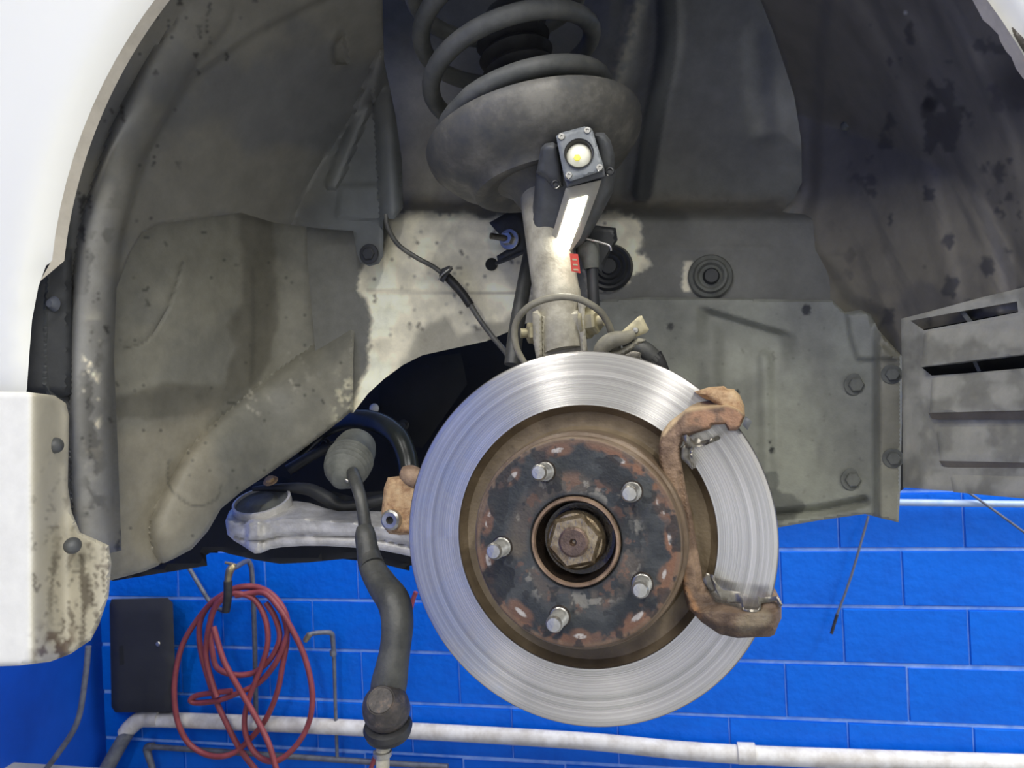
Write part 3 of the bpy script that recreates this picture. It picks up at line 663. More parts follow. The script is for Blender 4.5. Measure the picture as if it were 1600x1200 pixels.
# hat: recessed brown groove, stepped wall
gp = [(.1045, -.0245), (.1045, -.0012), (.1035, -.004), (.1000, -.010), (.0935, -.0125), (.0885, -.0125), (.0855, -.009), (.0838, .010), (.0832, .0255), (.0822, .0275), (.0800, .0285), (.0793, .0300), (.0788, .0385), (.0785, .0400), (.0779, .0412), (.0770, .0418)]
hr = 90
face = [(r, .0418) for r in np.linspace(.0762, .0355, hr)]
def hcol(r, th, z):
    x, y = r*np.cos(th)*2000, r*np.sin(th)*2000
    c = col3((.026, .030, .033), r.shape)
    # ring of rust smears at hub contact and at outer edge
    rr = r*1000
    rust = (.19, .095, .055); pale = (.40, .37, .34)
    n1 = fbm(x, y, 46, 6, 201); n2 = fbm(x, y, 22, 6, 202); n4 = fbm(x, y, 70, 6, 205)
    c = mixc(c, (.058, .062, .063), ss(.42, .60, n4)*.8)
    inner_band = ss(35, 40, rr)*ss(56, 46, rr)
    c = mixc(c, (.10, .082, .066), inner_band*ss(.44, .54, n1)*.7)
    c = mixc(c, (.22, .105, .06), inner_band*ss(.58, .64, n2)*.4)
    c = mixc(c, (.34, .32, .27), inner_band*ss(.62, .68, fbm(x, y, 22, 5, 203))*.45)
    out = ss(68, 73, rr+26*(n1-.5))
    right = ss(-.3, .8, np.cos(th-.1))+ss(.5, .9, np.cos(th-3.9)); c = mixc(c, rust, np.clip(out*(.25+.75*right)*ss(.35, .5, n2), 0, 1))
    c = mixc(c, (.15, .10, .065), ss(73.5, 75.5, rr)*.7)
    for k, ad in enumerate((2, 25, 62, 97, 131, 166, 196, 232, 268, 305, 341)):
        a = math.radians(ad+4*math.sin(k*5)); dth = np.abs((th-a+np.pi) % (2*np.pi)-np.pi)*70.5; dr = np.abs(rr-69.5+.8*math.sin(k*2))
        ln = 5.5+2*math.sin(k*3.1); q = np.hypot(dth/ln, dr/1.7); mm = ss(1.15, .8, q+1.2*(n2-.5)); hal = ss(1.5, .7, np.hypot(dth/(ln+3), dr/4)+2*(n1-.5))
        c = mixc(c, rust, hal*.6); c = mixc(c, pale, mm*ss(.36, .5, fbm(x, y, 9, 4, 260+k)))
    wt = ss(.60, .62, fbm(x, y, 60, 4, 230))*ss(44, 50, rr); c = mixc(c, (.016, .018, .020), wt*.85)
    dr_ = ss(.66, .68, fbm(x, y, 26, 3, 231)); c = mixc(c, (.020, .022, .024), dr_*.75)
    side = rr > 77.2
    n3 = fbm(th*40, z*2500, 14, 3, 240)
    brown = lerp(np.array((.115, .078, .048)), np.array((.20, .145, .095)), ss(.3, .7, n3)[:, None])
    brown = np.where((rr > 84.5)[:, None], lerp(np.array((.13, .098, .06)), np.array((.19, .145, .09)), ss(.3, .7, fbm(x, y, 40, 3, 7))[:, None]), brown)
    return np.where(side[:, None], brown, c)
hp = gp+face+[(.0345, .0408), (.0342, .034), (.0342, .030), (.075, .030), (.079, .022), (.082, -.0245)]
polar('hat', hp, 420, hcol, m_hat, dk, DM)

# hub
hb = thing('wheel_hub', DM @ Vector((0, 0, .03)), 'wheel hub with five bare wheel studs and oily axle nut at the disc centre', 'wheel hub')
lathe('pilot_ring', [(.0302, .028), (.0304, .0425), (.0312, .0455), (.0328, .0455), (.0338, .0425), (.0339, .028)], DM, m_rust, hb, 64, closed=True)
lathe('hub_bore', [(0, .0185), (.021, .0185), (.0275, .0195), (.0290, .024), (.0301, .0425), (.0301, .02), (0, .017)], DM, m_wet, hb, 48)
lathe('washer', [(0, .022), (.0205, .022), (.0215, .0235), (.0215, .0265), (.0205, .0275), (0, .0275)], DM, m_nut, hb, 40)
NM = DM @ Matrix.Translation((-.001, 0, .0275)) @ Matrix.Rotation(.2, 4, 'Z')
g1 = hexhead(NM, .0218, .0155)
v2, f2 = lathe_g([(0, -.004), (.0222, -.004), (.0226, .005), (.0205, .0080), (.015, .009)], 40); g2 = ([NM @ Vector(q) for q in v2], f2)
v, f = join_g(g1, g2); nut = mk('axle_nut', v, f, m_nut, hb, sharp=25)
lathe('axle_end', [(0, .0150), (.0012, .0155), (.0028, .0198), (.0095, .0200), (.0112, .0188), (.0114, .0150), (.0150, .0150)], NM, mat('oily_brown_steel', (.07, .045, .035), (.17, .11, .08), .25, .5, sc=120, bump=.5, coat=.4), hb, 36)
def stud_prof():
    pr = [(.0072, .038), (.0072, .044)]
    z = .0445
    while z < .0655: pr += [(.0064, z), (.0059, z+.0006)]; z += .0012
    pr += [(.0060, .0662), (.0052, .0682), (.0048, .0690), (.0012, .0693), (0, .0693)]
    return pr
for k in range(5):
    a = math.radians(40+72*k); mw = DM @ Matrix.Translation((.0571*math.cos(a), .0571*math.sin(a), 0))
    lathe('wheel_stud', stud_prof(), mw, m_steel, hb, 22, sharp=28)
    hp_ = [(.0066, .0422), (.0080, .0422), (.0084, .0419)]
for k in range(5):
    a = math.radians(40+72*k); mw = DM @ Matrix.Translation((.0571*math.cos(a), .0571*math.sin(a), 0))
    lathe('stud_seat', [(.0068, .0421), (.0082, .0421), (.0086, .0417)], mw, m_wet, hb, 22, closed=True)

# ------------------------------------------------------------------ caliper bracket
cb = thing('caliper_bracket', P(1180, 990, .58), 'rusty C-shaped caliper bracket straddling the right edge of the disc', 'caliper bracket')
def discy(px, py):   # depth of disc face plane along the sight lines
    d = _fw[None, :]+np.outer((px-800)/F, _rt)+np.outer((600-py)/F, _up); n = np.array(AX); c = np.array(DC)
    t = ((c-np.array(CAM))@n)/(d@n); return t*d[:, 1]
front = [(1098, 620), (1112, 610), (1134, 609), (1143, 618), (1158, 636), (1163, 652), (1157, 666), (1151, 673), (1138, 673), (1133, 663), (1112, 664), (1110, 670), (1084, 678), (1069, 685), (1063, 698), (1063, 715), (1067, 735), (1072, 765), (1080, 800), (1088, 845), (1093, 875), (1098, 905), (1106, 922), (1119, 940), (1140, 944), (1162, 952), (1186, 952), (1187, 941), (1206, 937), (1220, 944), (1220, 966), (1210, 992), (1203, 995), (1152, 997), (1124, 991), (1096, 972), (1075, 950), (1069, 930), (1065, 900), (1066, 868), (1063, 815), (1056, 795), (1047, 772), (1037, 748), (1030, 720), (1029, 697), (1034, 675), (1046, 659), (1071, 640)]
def cby(px, py): return discy(px, py)-.020+.004*ss(700, 780, py)*ss(880, 800, py)
def cbr(px, py):
    yr = np.interp(px, [1030, 1071, 1100, 1136, 1150, 1165], [690, 645, 640, 635, 640, 652])
    r = .0016*np.maximum(yr-py, 0)*ss(1050, 1075, px)*ss(720, 680, py)-.005*blot(px, py, [(1065, 640), (1165, 620), (1165, 680), (1060, 680)], 6, 0, 9)
    r = r-.007*blot(px, py, [(1085, 955), (1110, 950), (1215, 955), (1212, 985), (1120, 982)], 7, 0, 9)
    r = r+.005*ridge(px, py, [(1070, 700), (1084, 840), (1098, 920)], 10)[0]+.004*ridge(px, py, [(1062, 740), (1074, 830)], 6)[0]
    return r-.0018*fbm(px, py, 12, 3, 5)
def cbc(px, py):
    n = fbm(px, py, 16, 5, 71)[:, None]
    c = lerp(np.array((.135, .085, .055)), np.array((.27, .18, .115)), ss(.3, .7, n))
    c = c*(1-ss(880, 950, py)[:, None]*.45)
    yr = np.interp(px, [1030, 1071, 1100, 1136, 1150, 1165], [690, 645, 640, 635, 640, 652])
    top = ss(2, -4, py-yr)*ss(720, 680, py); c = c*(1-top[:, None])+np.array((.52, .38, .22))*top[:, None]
    fr = ss(-2, 3, py-yr)*ss(690, 660, py)*ss(1065, 1085, px); c = mixc(c, (.36, .19, .105), fr*.7*ss(.3, .6, n[:, 0]))
    c = mixc(c, (.34, .17, .07), ss(12, 3, dseg(px, py, [(1064, 860), (1068, 920), (1090, 965)])[0])*.7*ss(.35, .6, n[:, 0]))
    c = mixc(c, (.26, .215, .14), ss(22, 6, dseg(px, py, [(1165, 975), (1190, 965)])[0])*.6)
    return c
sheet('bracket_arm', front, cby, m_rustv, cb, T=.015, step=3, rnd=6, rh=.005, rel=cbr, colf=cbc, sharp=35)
# bridges over the disc edge
sheet('upper_lug', [(1085, 612), (1107, 605), (1131, 603), (1136, 607), (1147, 608), (1156, 617), (1163, 634), (1164, 650), (1150, 668), (1134, 655), (1128, 640), (1110, 626), (1098, 622)], .580, m_rust2, cb, T=.060, step=4, rnd=9, rh=.008)
sheet('lower_lug', [(1193, 906), (1203, 908), (1212, 922), (1221, 940), (1221, 966), (1209, 990), (1190, 994), (1160, 994), (1180, 960), (1191, 935)], .592, m_rust, cb, T=.055, step=4, rnd=8, rh=.006)
o = sheet('guide_pin', [(1160, 664), (1165, 650), (1175, 658), (1168, 672)], .575, m_grey, cb, T=.02, step=4, rnd=2, rh=.001); tag(o, 'dark square pin end')
# clips
def clip(nm, poly, dy, T=.0012, rel=None): return sheet(nm, poly, lambda a, b: discy(a, b)-dy, m_clip, cb, T=T, step=3, rnd=1.5, rh=.0006, rel=rel, sharp=30)
c1 = clip('anti_rattle_clip', [(1064, 681), (1073, 679), (1080, 685), (1084, 689), (1086, 684), (1092, 685), (1096, 689), (1110, 686), (1122, 680), (1126, 684), (1124, 687), (1104, 695), (1092, 698), (1085, 698), (1082, 708), (1083, 716), (1088, 722), (1087, 731), (1083, 732), (1084, 724), (1079, 717), (1078, 706), (1080, 699), (1072, 700), (1068, 688)], .024, T=.004, rel=lambda a, b: -.004*np.sin((a-1064)*.17)*ss(700, 690, b))
clip('clip_plate', [(1064, 700), (1070, 694), (1079, 700), (1079, 714), (1084, 722), (1082, 734), (1074, 726), (1063, 716)], .0145, T=.002)
clip('anti_rattle_clip', [(1108, 897), (1114, 898), (1118, 908), (1122, 914), (1130, 922), (1156, 925), (1157, 929), (1160, 934), (1161, 945), (1163, 951), (1184, 953), (1187, 948), (1184, 942), (1185, 937), (1183, 931), (1188, 934), (1214, 931), (1218, 936), (1223, 945), (1219, 949), (1213, 939), (1190, 943), (1188, 955), (1182, 959), (1163, 958), (1159, 952), (1158, 943), (1137, 942), (1136, 937), (1127, 937), (1118, 924), (1112, 910)], .025, T=.004, rel=lambda a, b: -.002*np.sin((a-1108)*.12))
clip('clip_plate', [(1098, 905), (1104, 895), (1116, 900), (1118, 923), (1110, 926), (1101, 914)], .0145, T=.002)

# ------------------------------------------------------------------ strut, spring
SB = P(884, 560, .665); ST = P(836, 229, .715); sa = (ST-SB).normalized(); SM = frame(ST, sa, (1, 0, 0)); SS_ = frame(ST, (-.17, .07, 1), (1, 0, 0))
strut = thing('strut', SB, 'dusty suspension strut with wide round spring seat above the disc', 'strut')
L_ = (ST-SB).length
lathe('strut_tube', [(.0205, -L_+.005), (.0212, -L_+.02), (.0215, -.17), (.0222, -.168), (.0222, -.155), (.0215, -.15), (.0215, -.03)], SM, m_strut, strut, 40)
lathe('spring_seat', [(.0213, -.080), (.0250, -.060), (.0330, -.044), (.0440, -.036), (.0520, -.0385), (.0600, -.042), (.0670, -.0410), (.0725, -.031), (.0840, -.0275), (.0940, -.018), (.1020, -.009), (.1055, .000), (.1065, .008), (.1045, .013), (.1010, .012), (.0960, .004), (.0820, -.008), (.0620, -.010), (.0400, -.012), (.0210, -.012)], SS_, m_seat, strut, 96, sharp=50)
bel = [(.0215, -.012)]
for k in range(9): z = -.005+k*.016; bel += [(.034, z), (.037, z+.004), (.034, z+.008), (.028, z+.012)]
lathe('dust_boot', bel+[(.02, .145), (0, .145)], SS_, m_black, strut, 40, sharp=60)
lathe('seat_bolt', [(0, .006), (.004, .005), (.006, 0)], frame(P(745, 296, .70), (0, -1, -.4)), m_seat, strut, 14)
# spring
sp = []; R_ = .0835
for i in range(0, 150):
    t = i/149; ang = math.radians(110)+t*2*math.pi*3.75; h_ = .009+.053*t*3.75
    rr_ = R_*(1.0 if t > .1 else .97); sp.append(SS_ @ Vector((rr_*math.cos(ang)-.006, rr_*math.sin(ang), h_)))
v, f = tube_g(sp, .0088, 16); o = mk('coil_spring', v, f, m_spring, None, sharp=60); tag(o, 'thick grey coil spring resting on the strut seat', 'spring')
# strut clamp and knuckle ear
yk = .655
sheet('clamp_bracket', [(843, 492), (880, 487), (907, 484), (911, 500), (916, 550), (914, 580), (846, 580), (842, 530)], lambda a, b: yk+.00002*(a-843)-.0003*0, m_strut, strut, T=.035, step=5, rnd=5, rh=.004)
for q in ([(832, 488), (840, 484), (846, 492), (847, 560), (838, 560), (833, 530)], [(903, 470), (912, 464), (921, 470), (914, 482), (914, 508), (919, 560), (908, 560), (905, 510)]):
    sheet('clamp_ear', q, yk-.006, m_strut, strut, T=.03, step=4, rnd=3, rh=.002)
def sidebolt(nm, a, b, r, dirx, parent=strut):
    mw = frame(a, dirx, (0, 0, 1)); gs = [hexhead(mw, r, b)]; v_, f_ = lathe_g([(0, 0), (r*1.25, 0), (r*1.25, -.003), (0, -.003)], 24); gs.append(([mw @ Vector(q) for q in v_], f_))
    v_, f_ = lathe_g([(r*.45, 0), (r*.45, b+.006), (0, b+.006)], 16); gs.append(([mw @ Vector(q) for q in v_], f_))
    v_, f_ = join_g(*gs); return mk(nm, v_, f_, m_tag, parent, sharp=30)
sidebolt('nut', P(919, 504, yk+.005), .010, .0115, (.9, -.35, .05)); sidebolt('bolt', P(834, 520, yk+.005), .006, .0095, (-.9, -.3, 0))
lathe('rivet', [(0, .003), (.003, .0026), (.0045, .001), (.005, 0)], CAMF(P(868, 516, yk-.001)), m_rust2, strut, 14)
lb = sheet('warning_label', [(890, 396), (903, 397), (907, 427), (893, 424)], .653, m_red, strut, T=.001, step=5); tag(lb, 'red sticker with pale lettering')
for r_ in range(3):
    yy_ = 404+r_*8; sheet('label_print', [(894+r_, yy_), (901+r_, yy_+.5), (902+r_, yy_+3), (894.6+r_, yy_+2.5)], .6525, m_tag, lb, T=.0006, step=3)
# fork bracket left of the strut (holding line)
fb = thing('line_bracket', P(795, 380, .80), 'dark folded line bracket with bolt left of the strut tube', 'bracket')
sheet('bracket_plate', [(764, 348), (800, 328), (812, 326), (822, 350), (824, 392), (812, 396), (778, 410), (776, 400), (800, 385), (776, 362)], .80, m_dkpl, fb, T=.006, step=5, rnd=3, rh=.002)
bolt('bolt', CAMF(P(796, 374, .797), (-.2, 0, 0)), .0075, m_steel, fb, h=.008)
lathe('bolt_shank', [(.0035, 0), (.0035, .02), (0, .021)], frame(P(792, 373, .79), (-.8, -.7, .1)), m_clip, fb, 12)
tube('stay', [(775, 412, .80, .002), (800, 402, .79, .0022), (822, 392, .78, .002)], m_dkpl, fb)
# stabiliser link right behind strut (dark)
lk = thing('stabiliser_link', P(918, 470, .70), 'black stabiliser link with rubber ball joint right of the strut tube', 'link')
tube('rod', [(925, 410, .70, .0055), (926, 440, .70, .0055), (929, 500, .70, .0055)], m_dkpl, lk, n=3)
tube('joint_boot', [(914, 382, .70, .010), (918, 390, .70, .0115), (922, 402, .70, .009), (924, 420, .70, .007)], m_boot, lk, n=4)
tube('clip_wire', [(912, 370, .69, .001), (920, 374, .69, .0012), (935, 378, .69, .0012), (952, 384, .69, .0012), (955, 392, .69, .001)], m_steel, lk)
sheet('bracket', [(915, 360), (930, 352), (962, 356), (965, 375), (950, 400), (940, 426), (930, 424), (925, 400)], .735, m_dkpl, lk, T=.006, step=5, rnd=4, rh=.003)
# corrugated grommet behind
gr = thing('rubber_grommet', P(950, 410, .83), 'ribbed black rubber grommet on the beige patch right of the strut', 'grommet')
lathe('ribbed_body', [(0, .012), (.008, .012), (.0095, .009), (.013, .011), (.015, .007), (.0185, .009), (.021, .005), (.024, .006), (.0265, 0)], CAMF(P(952, 418, .832)), m_dkpl, gr, 36)
# lower vertical tube left of strut
tb = tube('stabiliser_rod', [(829, 392, .78, .0075), (818, 450, .76, .0078), (806, 520, .74, .008), (800, 570, .73, .008)], m_rod, None, n=4)
tag(tb, 'slim dark rod running down behind the left of the strut clamp', 'rod')

# sensor cable loop
cbl = tube('sensor_cable', [(820, 568, .648, .0028), (806, 540, .645, .003), (806, 505, .64, .003), (828, 478, .63, .003), (865, 465, .625, .003), (900, 466, .625, .003), (932, 482, .63, .003), (950, 505, .64, .003), (957, 530, .65, .003)], m_cable, None, n=7)
tag(cbl, 'beige sensor cable looping round the front of the strut clamp', 'cable')
cr_ = tube('cable_boot', [(952, 524, .65, .0055), (957, 533, .65, .0065), (960, 545, .655, .006)], m_cable, cbl, n=3)
# hose bracket right of strut
hbk = thing('hose_bracket', P(975, 550, .66), 'yellowed metal hose tab with bent grey hose right above the disc', 'bracket')
sheet('tab', [(948, 535), (960, 528), (998, 494), (1003, 493), (1014, 515), (1010, 520), (985, 530), (960, 548)], .652, m_tag, hbk, T=.003, step=4, rnd=2.5, rh=.0015)
lathe('rivet', [(0, .002), (.0022, .0018), (.003, 0)], CAMF(P(993, 516, .651)), m_steel, hbk, 12)
tube('hose', [(935, 565, .645, .0055), (940, 545, .64, .0065), (955, 532, .638, .007), (975, 528, .64, .006), (990, 522, .643, .004)], m_cable, hbk)
tube('hose_end', [(975, 545, .65, .006), (990, 540, .65, .007), (1008, 547, .652, .0075), (1024, 562, .656, .008)], m_rod, hbk, n=4)
tube('hose_tail', [(1022, 560, .656, .009), (1030, 568, .656, .0065), (1036, 582, .66, .006)], m_black, hbk, n=4)
sheet('clamp_leaf', [(945, 552), (970, 545), (998, 528), (1010, 530), (985, 548), (965, 560), (945, 566)], .642, m_cable, hbk, T=.003, step=4, rnd=3, rh=.002)
sheet('lower_leaf', [(960, 556), (990, 545), (1004, 548), (1000, 560), (975, 568)], .645, m_clip, hbk, T=.003, step=4, rnd=2, rh=.001)

# ------------------------------------------------------------------ work light
wk = thing('work_light', P(885, 300, .66), 'grey rechargeable work light with glowing strip hung on the strut', 'work light')
def wy(px, py): return .612+.00035*(py-200)
body = [(846, 232), (858, 223), (874, 226), (880, 262), (950, 262), (958, 258), (962, 268), (958, 300), (940, 335), (912, 385), (889, 397), (846, 405), (826, 398), (828, 360), (835, 300), (838, 268)]
sheet('housing', body, lambda a, b: wy(a, b)+.006, m_grey, wk, T=.035, step=4.5, rnd=16, rh=.018)
sheet('side_ear', [(845, 231), (852, 224), (864, 222), (873, 228), (879, 262), (882, 292), (868, 300), (850, 280), (838, 270)], lambda a, b: wy(a, b)-.002, m_grey, wk, T=.03, step=4, rnd=10, rh=.012)
sheet('side_ear', [(928, 207), (944, 207), (954, 219), (960, 240), (960, 262), (955, 274), (944, 277), (934, 262)], lambda a, b: wy(a, b)-.002, m_grey, wk, T=.03, step=4, rnd=10, rh=.012)
sheet('head_block', [(869, 214), (876, 207), (914, 197), (922, 199), (928, 206), (946, 262), (943, 268), (892, 284), (885, 296), (940, 282), (947, 268), (946, 262), (946, 268), (884, 293), (881, 285)], .612, m_grey, wk, T=.03, step=5, rnd=2, rh=.001) if False else None
plate = [(869, 213), (874, 208), (913, 197.5), (922, 199), (926, 204), (943, 259), (943, 265), (938, 268), (892, 283), (885, 281), (881, 275)]
circ = [(904.5+21*math.cos(a), 240+21*math.sin(a)) for a in np.linspace(0, 2*math.pi, 28, endpoint=False)]
sheet('faceplate', plate, .608, m_face, wk, T=.006, step=4, rnd=3, rh=.0015, holes=[circ], smooth_outline=False)
sheet('head_block', [(869, 214), (924, 200), (944, 262), (946, 275), (886, 293), (882, 280)], .6145, m_grey, wk, T=.03, step=6, rnd=3, rh=.002)
WM = CAMF(P(904.5, 240, .607), (.1, 0, 0))
lathe('bezel', [(.0112, .0005), (.0122, .0012), (.0118, -.001), (.0100, -.006)], WM, m_black, wk, 32, closed=True)
lathe('lens', [(0, -.0008), (.0048, -.0014), (.0085, -.0035), (.0100, -.006)], WM, m_lens, wk, 32)
lathe('led_chip', [(0, .0006), (.0026, .0004), (.0030, -.0008)], WM @ Matrix.Translation((-.0015, -.003, 0)), m_chip, wk, 6)
for (x, y_) in ((877.5, 214), (918, 204), (937, 262), (889, 274)):
    lathe('screw', [(0, .0004), (.0010, .0004), (.0012, .0016), (.0026, .0016), (.0030, 0)], CAMF(P(x, y_, .6082)), m_steel, wk, 16)
sheet('strip_cover', [(884, 294), (940, 281), (934, 300), (907, 372), (890, 396), (853, 400)], lambda a, b: wy(a, b)-.001, m_diff, wk, T=.006, step=5, rnd=3, rh=.001)
sheet('led_strip', [(890, 313), (918, 306), (911, 330), (888, 392), (863, 398)], lambda a, b: wy(a, b)-.0013, m_led, wk, T=.0005, step=8)
for (x, y_) in ((868, 288), (953, 268)): lathe('pivot', [(0, .0005), (.002, .0005), (.0022, .0018), (.0034, .0014), (.0038, 0)], CAMF(P(x, y_, .612+.0003*(y_-200)-.003)), m_dkpl, wk, 14)

# ------------------------------------------------------------------ tie rod
tr = thing('tie_rod', P(598, 1195, .62), 'cranked black tie rod hanging down left of the disc, ball joint at its end', 'tie rod')
tube('rod', [(551, 738, .745, .0066), (557, 756, .722, .0066), (566, 790, .71, .0062), (571, 828, .705, .0068)], m_rod, tr, n=4)
o = tube('adjuster', [(570, 826, .705, .0088), (571, 838, .70, .0105), (575, 862, .695, .0108), (582, 884, .685, .0120)], m_rod, tr, n=4)
tube('cranked_arm', [(573, 850, .697, .0104), (580, 884, .688, .0124), (596, 912, .675, .0142), (615, 940, .66, .0155), (621, 972, .652, .0150), (618, 1010, .645, .0142), (613, 1040, .640, .0150), (608, 1068, .640, .0165), (604, 1095, .640, .0150)], m_rod, tr, n=8, seg=22)
EM = frame(P(603, 1106, .628), (.06, -.75, .66))
lathe('ball_housing', [(0, .020), (.0108, .020), (.0115, .0188), (.0125, .0192), (.0135, .0175), (.0190, .010), (.0212, .001), (.0205, -.008), (.0165, -.014), (0, -.014)], EM, m_rodend, tr, 44)
lathe('joint_boot', [(.0170, -.011), (.0205, -.0125), (.0222, -.017), (.0205, -.0225), (.0150, -.0265), (.0095, -.030), (0, -.030)], frame(P(603, 1112, .628), (.05, -.30, .95)), m_black, tr, 40)
tube('threaded_stud', [(599, 1150, .628, .0078), (599, 1165, .628, .0068), (598, 1185, .628, .0062), (598, 1225, .628, .0060)], m_strut, tr, n=6)
lathe('grease_seal_ring', [(.0062, 0), (.0085, .001), (.0085, .005), (.0062, .006)], frame(P(598, 1182, .628), (0, 0, 1)), m_steel, tr, 20, closed=True)
# steering rack boot
rb = thing('rack_boot', P(552, 760, .80), 'ribbed dusty rubber boot at the inner end of the tie rod', 'rubber boot')
pr = [(.0072, .054), (.0105, .052), (.0115, .047), (.015, .045)]
z = .045; R1 = .0165
for k in range(6):
    R1 = .0185+.0085*(1-math.exp(-k*.7)); z -= .006; pr += [(R1*.82, z+.0034), (R1*.96, z+.0012), (R1, z), (R1*.96, z-.0012)]
pr += [(.0245, -.012), (.022, -.024), (0, -.03)]
lathe('bellows', pr, frame(P(550, 712, .79), (.10, -.86, -.42)), m_boot, rb, 44, sharp=60)
tube('clamp_tail', [(536, 745, .745, .001), (541, 750, .742, .0022), (545, 752, .742, .002)], m_steel, rb, n=3)

# ------------------------------------------------------------------ control arm
ca = thing('control_arm', P(480, 860, .82), 'cast aluminium lower control arm with round bushing, left of the disc', 'control arm')
cao = [(352, 814), (358, 799), (370, 788), (400, 782), (464, 783), (485, 786), (508, 794), (530, 799), (557, 798), (590, 799), (660, 803), (700, 806), (700, 885), (660, 874), (627, 866), (592, 859), (559, 856), (510, 853), (471, 853), (440, 855), (422, 858), (408, 864), (398, 865), (390, 860), (378, 852), (366, 845), (355, 835)]
crease = [(340, 822), (365, 836), (387, 843), (410, 843), (440, 836), (471, 835), (557, 838), (592, 842), (625, 849), (720, 866)]
cx_, cy_ = [q[0] for q in crease], [q[1] for q in crease]
ridl = [(340, 806), (365, 815), (385, 820), (395, 814), (412, 816), (440, 812), (470, 811), (557, 818), (625, 828), (720, 840)]
rx_, ry_ = [q[0] for q in ridl], [q[1] for q in ridl]
def cay(px, py):
    a = np.interp(px, rx_, ry_); b = np.interp(px, cx_, cy_)
    y = .805+.0022*np.maximum(a-py, 0)
    y = y+.009*ss(b-1.5, b+1.5, py)+.006*np.exp(-((py-b)/3.2)**2)-.003*np.exp(-((py-a)/4)**2)
    y = y-.009*ss(382, 390, px)*ss(412, 404, px)*ss(808, 818, py)
    y = y+.004*ridge(px, py, [(480, 800), (540, 806), (700, 818)], 9, False)[0]
    return y-.0012*fbm(px, py, 10, 3, 3)
sheet('arm_casting', cao, cay, m_alu, ca, T=.06, step=3.5, rnd=6, rh=.006, sharp=70)
BM_ = frame(P(411, 792, .845), (.02, -.36, .93))
lathe('bushing_ring', [(.0335, -.016), (.0350, -.012), (.0358, .004), (.0352, .010), (.0325, .0105), (.0320, .006), (.0300, .005), (0, .005)], BM_, m_alu, ca, 48)
lathe('bushing_rubber', [(.0318, .006), (.0300, .0075), (.022, .006), (.0185, .007), (.015, .011), (.010, .012), (0, .012)], BM_, m_boot, ca, 40)
bs = thing('heat_shield_strip', P(430, 765, .88), 'thin curved black strip above the control arm bushing', 'strip')
tube('strip', [(395, 764, .86, .003), (430, 762, .865, .005), (480, 764, .87, .008), (510, 778, .87, .009), (540, 792, .87, .008), (600, 780, .88, .007), (630, 770, .89, .006)], m_dkpl, bs, seg=12)
bolt('bolt', frame(P(423, 752, .855), (0, -.5, .8)), .006, m_rust2, bs)

# rusty caliper/knuckle lug at the left disc edge
kn = thing('knuckle_arm', P(615, 835, .68), 'orange rusty steering knuckle lug with bare steel bush at the disc left edge', 'knuckle')
sheet('lug', [(600, 762), (606, 746), (622, 744), (650, 740), (660, 800), (650, 835), (625, 836), (608, 834), (598, 822), (596, 800)], .665, m_rust2, kn, T=.03, step=4, rnd=8, rh=.009)
tube('upper_boss', [(628, 738, .67, .006), (640, 742, .67, .010), (655, 750, .67, .010)], m_rust, kn, n=3)
lathe('bush', [(.0035, -.002), (.0038, .0045), (.0075, .005), (.0095, .0035), (.0100, -.002)], CAMF(P(612, 812, .664), (-.1, 0, .05)), m_steel, kn, 30, closed=True)
lathe('bush_bore', [(0, .0005), (.0037, .0005), (.0038, .001)], CAMF(P(612, 812, .664), (-.1, 0, .05)), m_void, kn, 20)

# sway bar
sw = tube('sway_bar', [(470, 700, .97, .0125), (505, 670, .95, .0125), (550, 655, .92, .0130), (590, 660, .90, .0132), (620, 680, .88, .0130), (634, 708, .87, .0128), (640, 740, .86, .0125), (642, 780, .86, .012)], m_gloss, None, seg=20)
tag(sw, 'glossy black curved sway bar above the rack boot', 'sway bar')
# brake line
bl = thing('brake_line', P(795, 555, .80), 'thin dark brake line sagging from the liner to behind the disc', 'brake line')
tube('steel_line', [(603, 335, .795, .0026), (606, 355, .795, .0028), (622, 382, .80, .0028), (650, 402, .805, .0028), (676, 416, .81, .0028), (692, 428, .81, .0028)], m_hose, bl)
tube('rubber_sleeve', [(692, 426, .81, .0048), (706, 440, .81, .0052), (722, 458, .81, .0050), (735, 477, .81, .0048)], m_black, bl)
tube('lower_line', [(733, 472, .81, .0034), (748, 497, .81, .0030), (768, 524, .81, .0030), (788, 548, .80, .0030), (800, 566, .79, .0030)], m_hose, bl)
sheet('retaining_clip', [(686, 430), (690, 420), (702, 415), (708, 420), (700, 430), (693, 442), (687, 438)], .800, m_dkpl, bl, T=.008, step=3, rnd=2, rh=.001)
tube('clip_wire', [(686, 437, .80, .0010), (690, 430, .797, .001), (700, 422, .797, .001), (706, 417, .80, .0010)], m_steel, bl)

# small part showing under the disc
sheet('knuckle_body', [(640, 770), (700, 700), (850, 585), (915, 585), (960, 680), (1000, 760), (990, 900), (975, 1000), (985, 1100), (940, 1100), (900, 980), (800, 900), (640, 830)], .668, m_rust, kn, T=.035, step=14, rnd=16, rh=.012)
ub = sheet('ball_joint_cap', [(930, 1118), (950, 1100), (985, 1100), (1001, 1114), (985, 1124), (955, 1128)], .66, m_black, kn, T=.03, step=5, rnd=6, rh=.006)
tag(ub, 'black rubber cap')

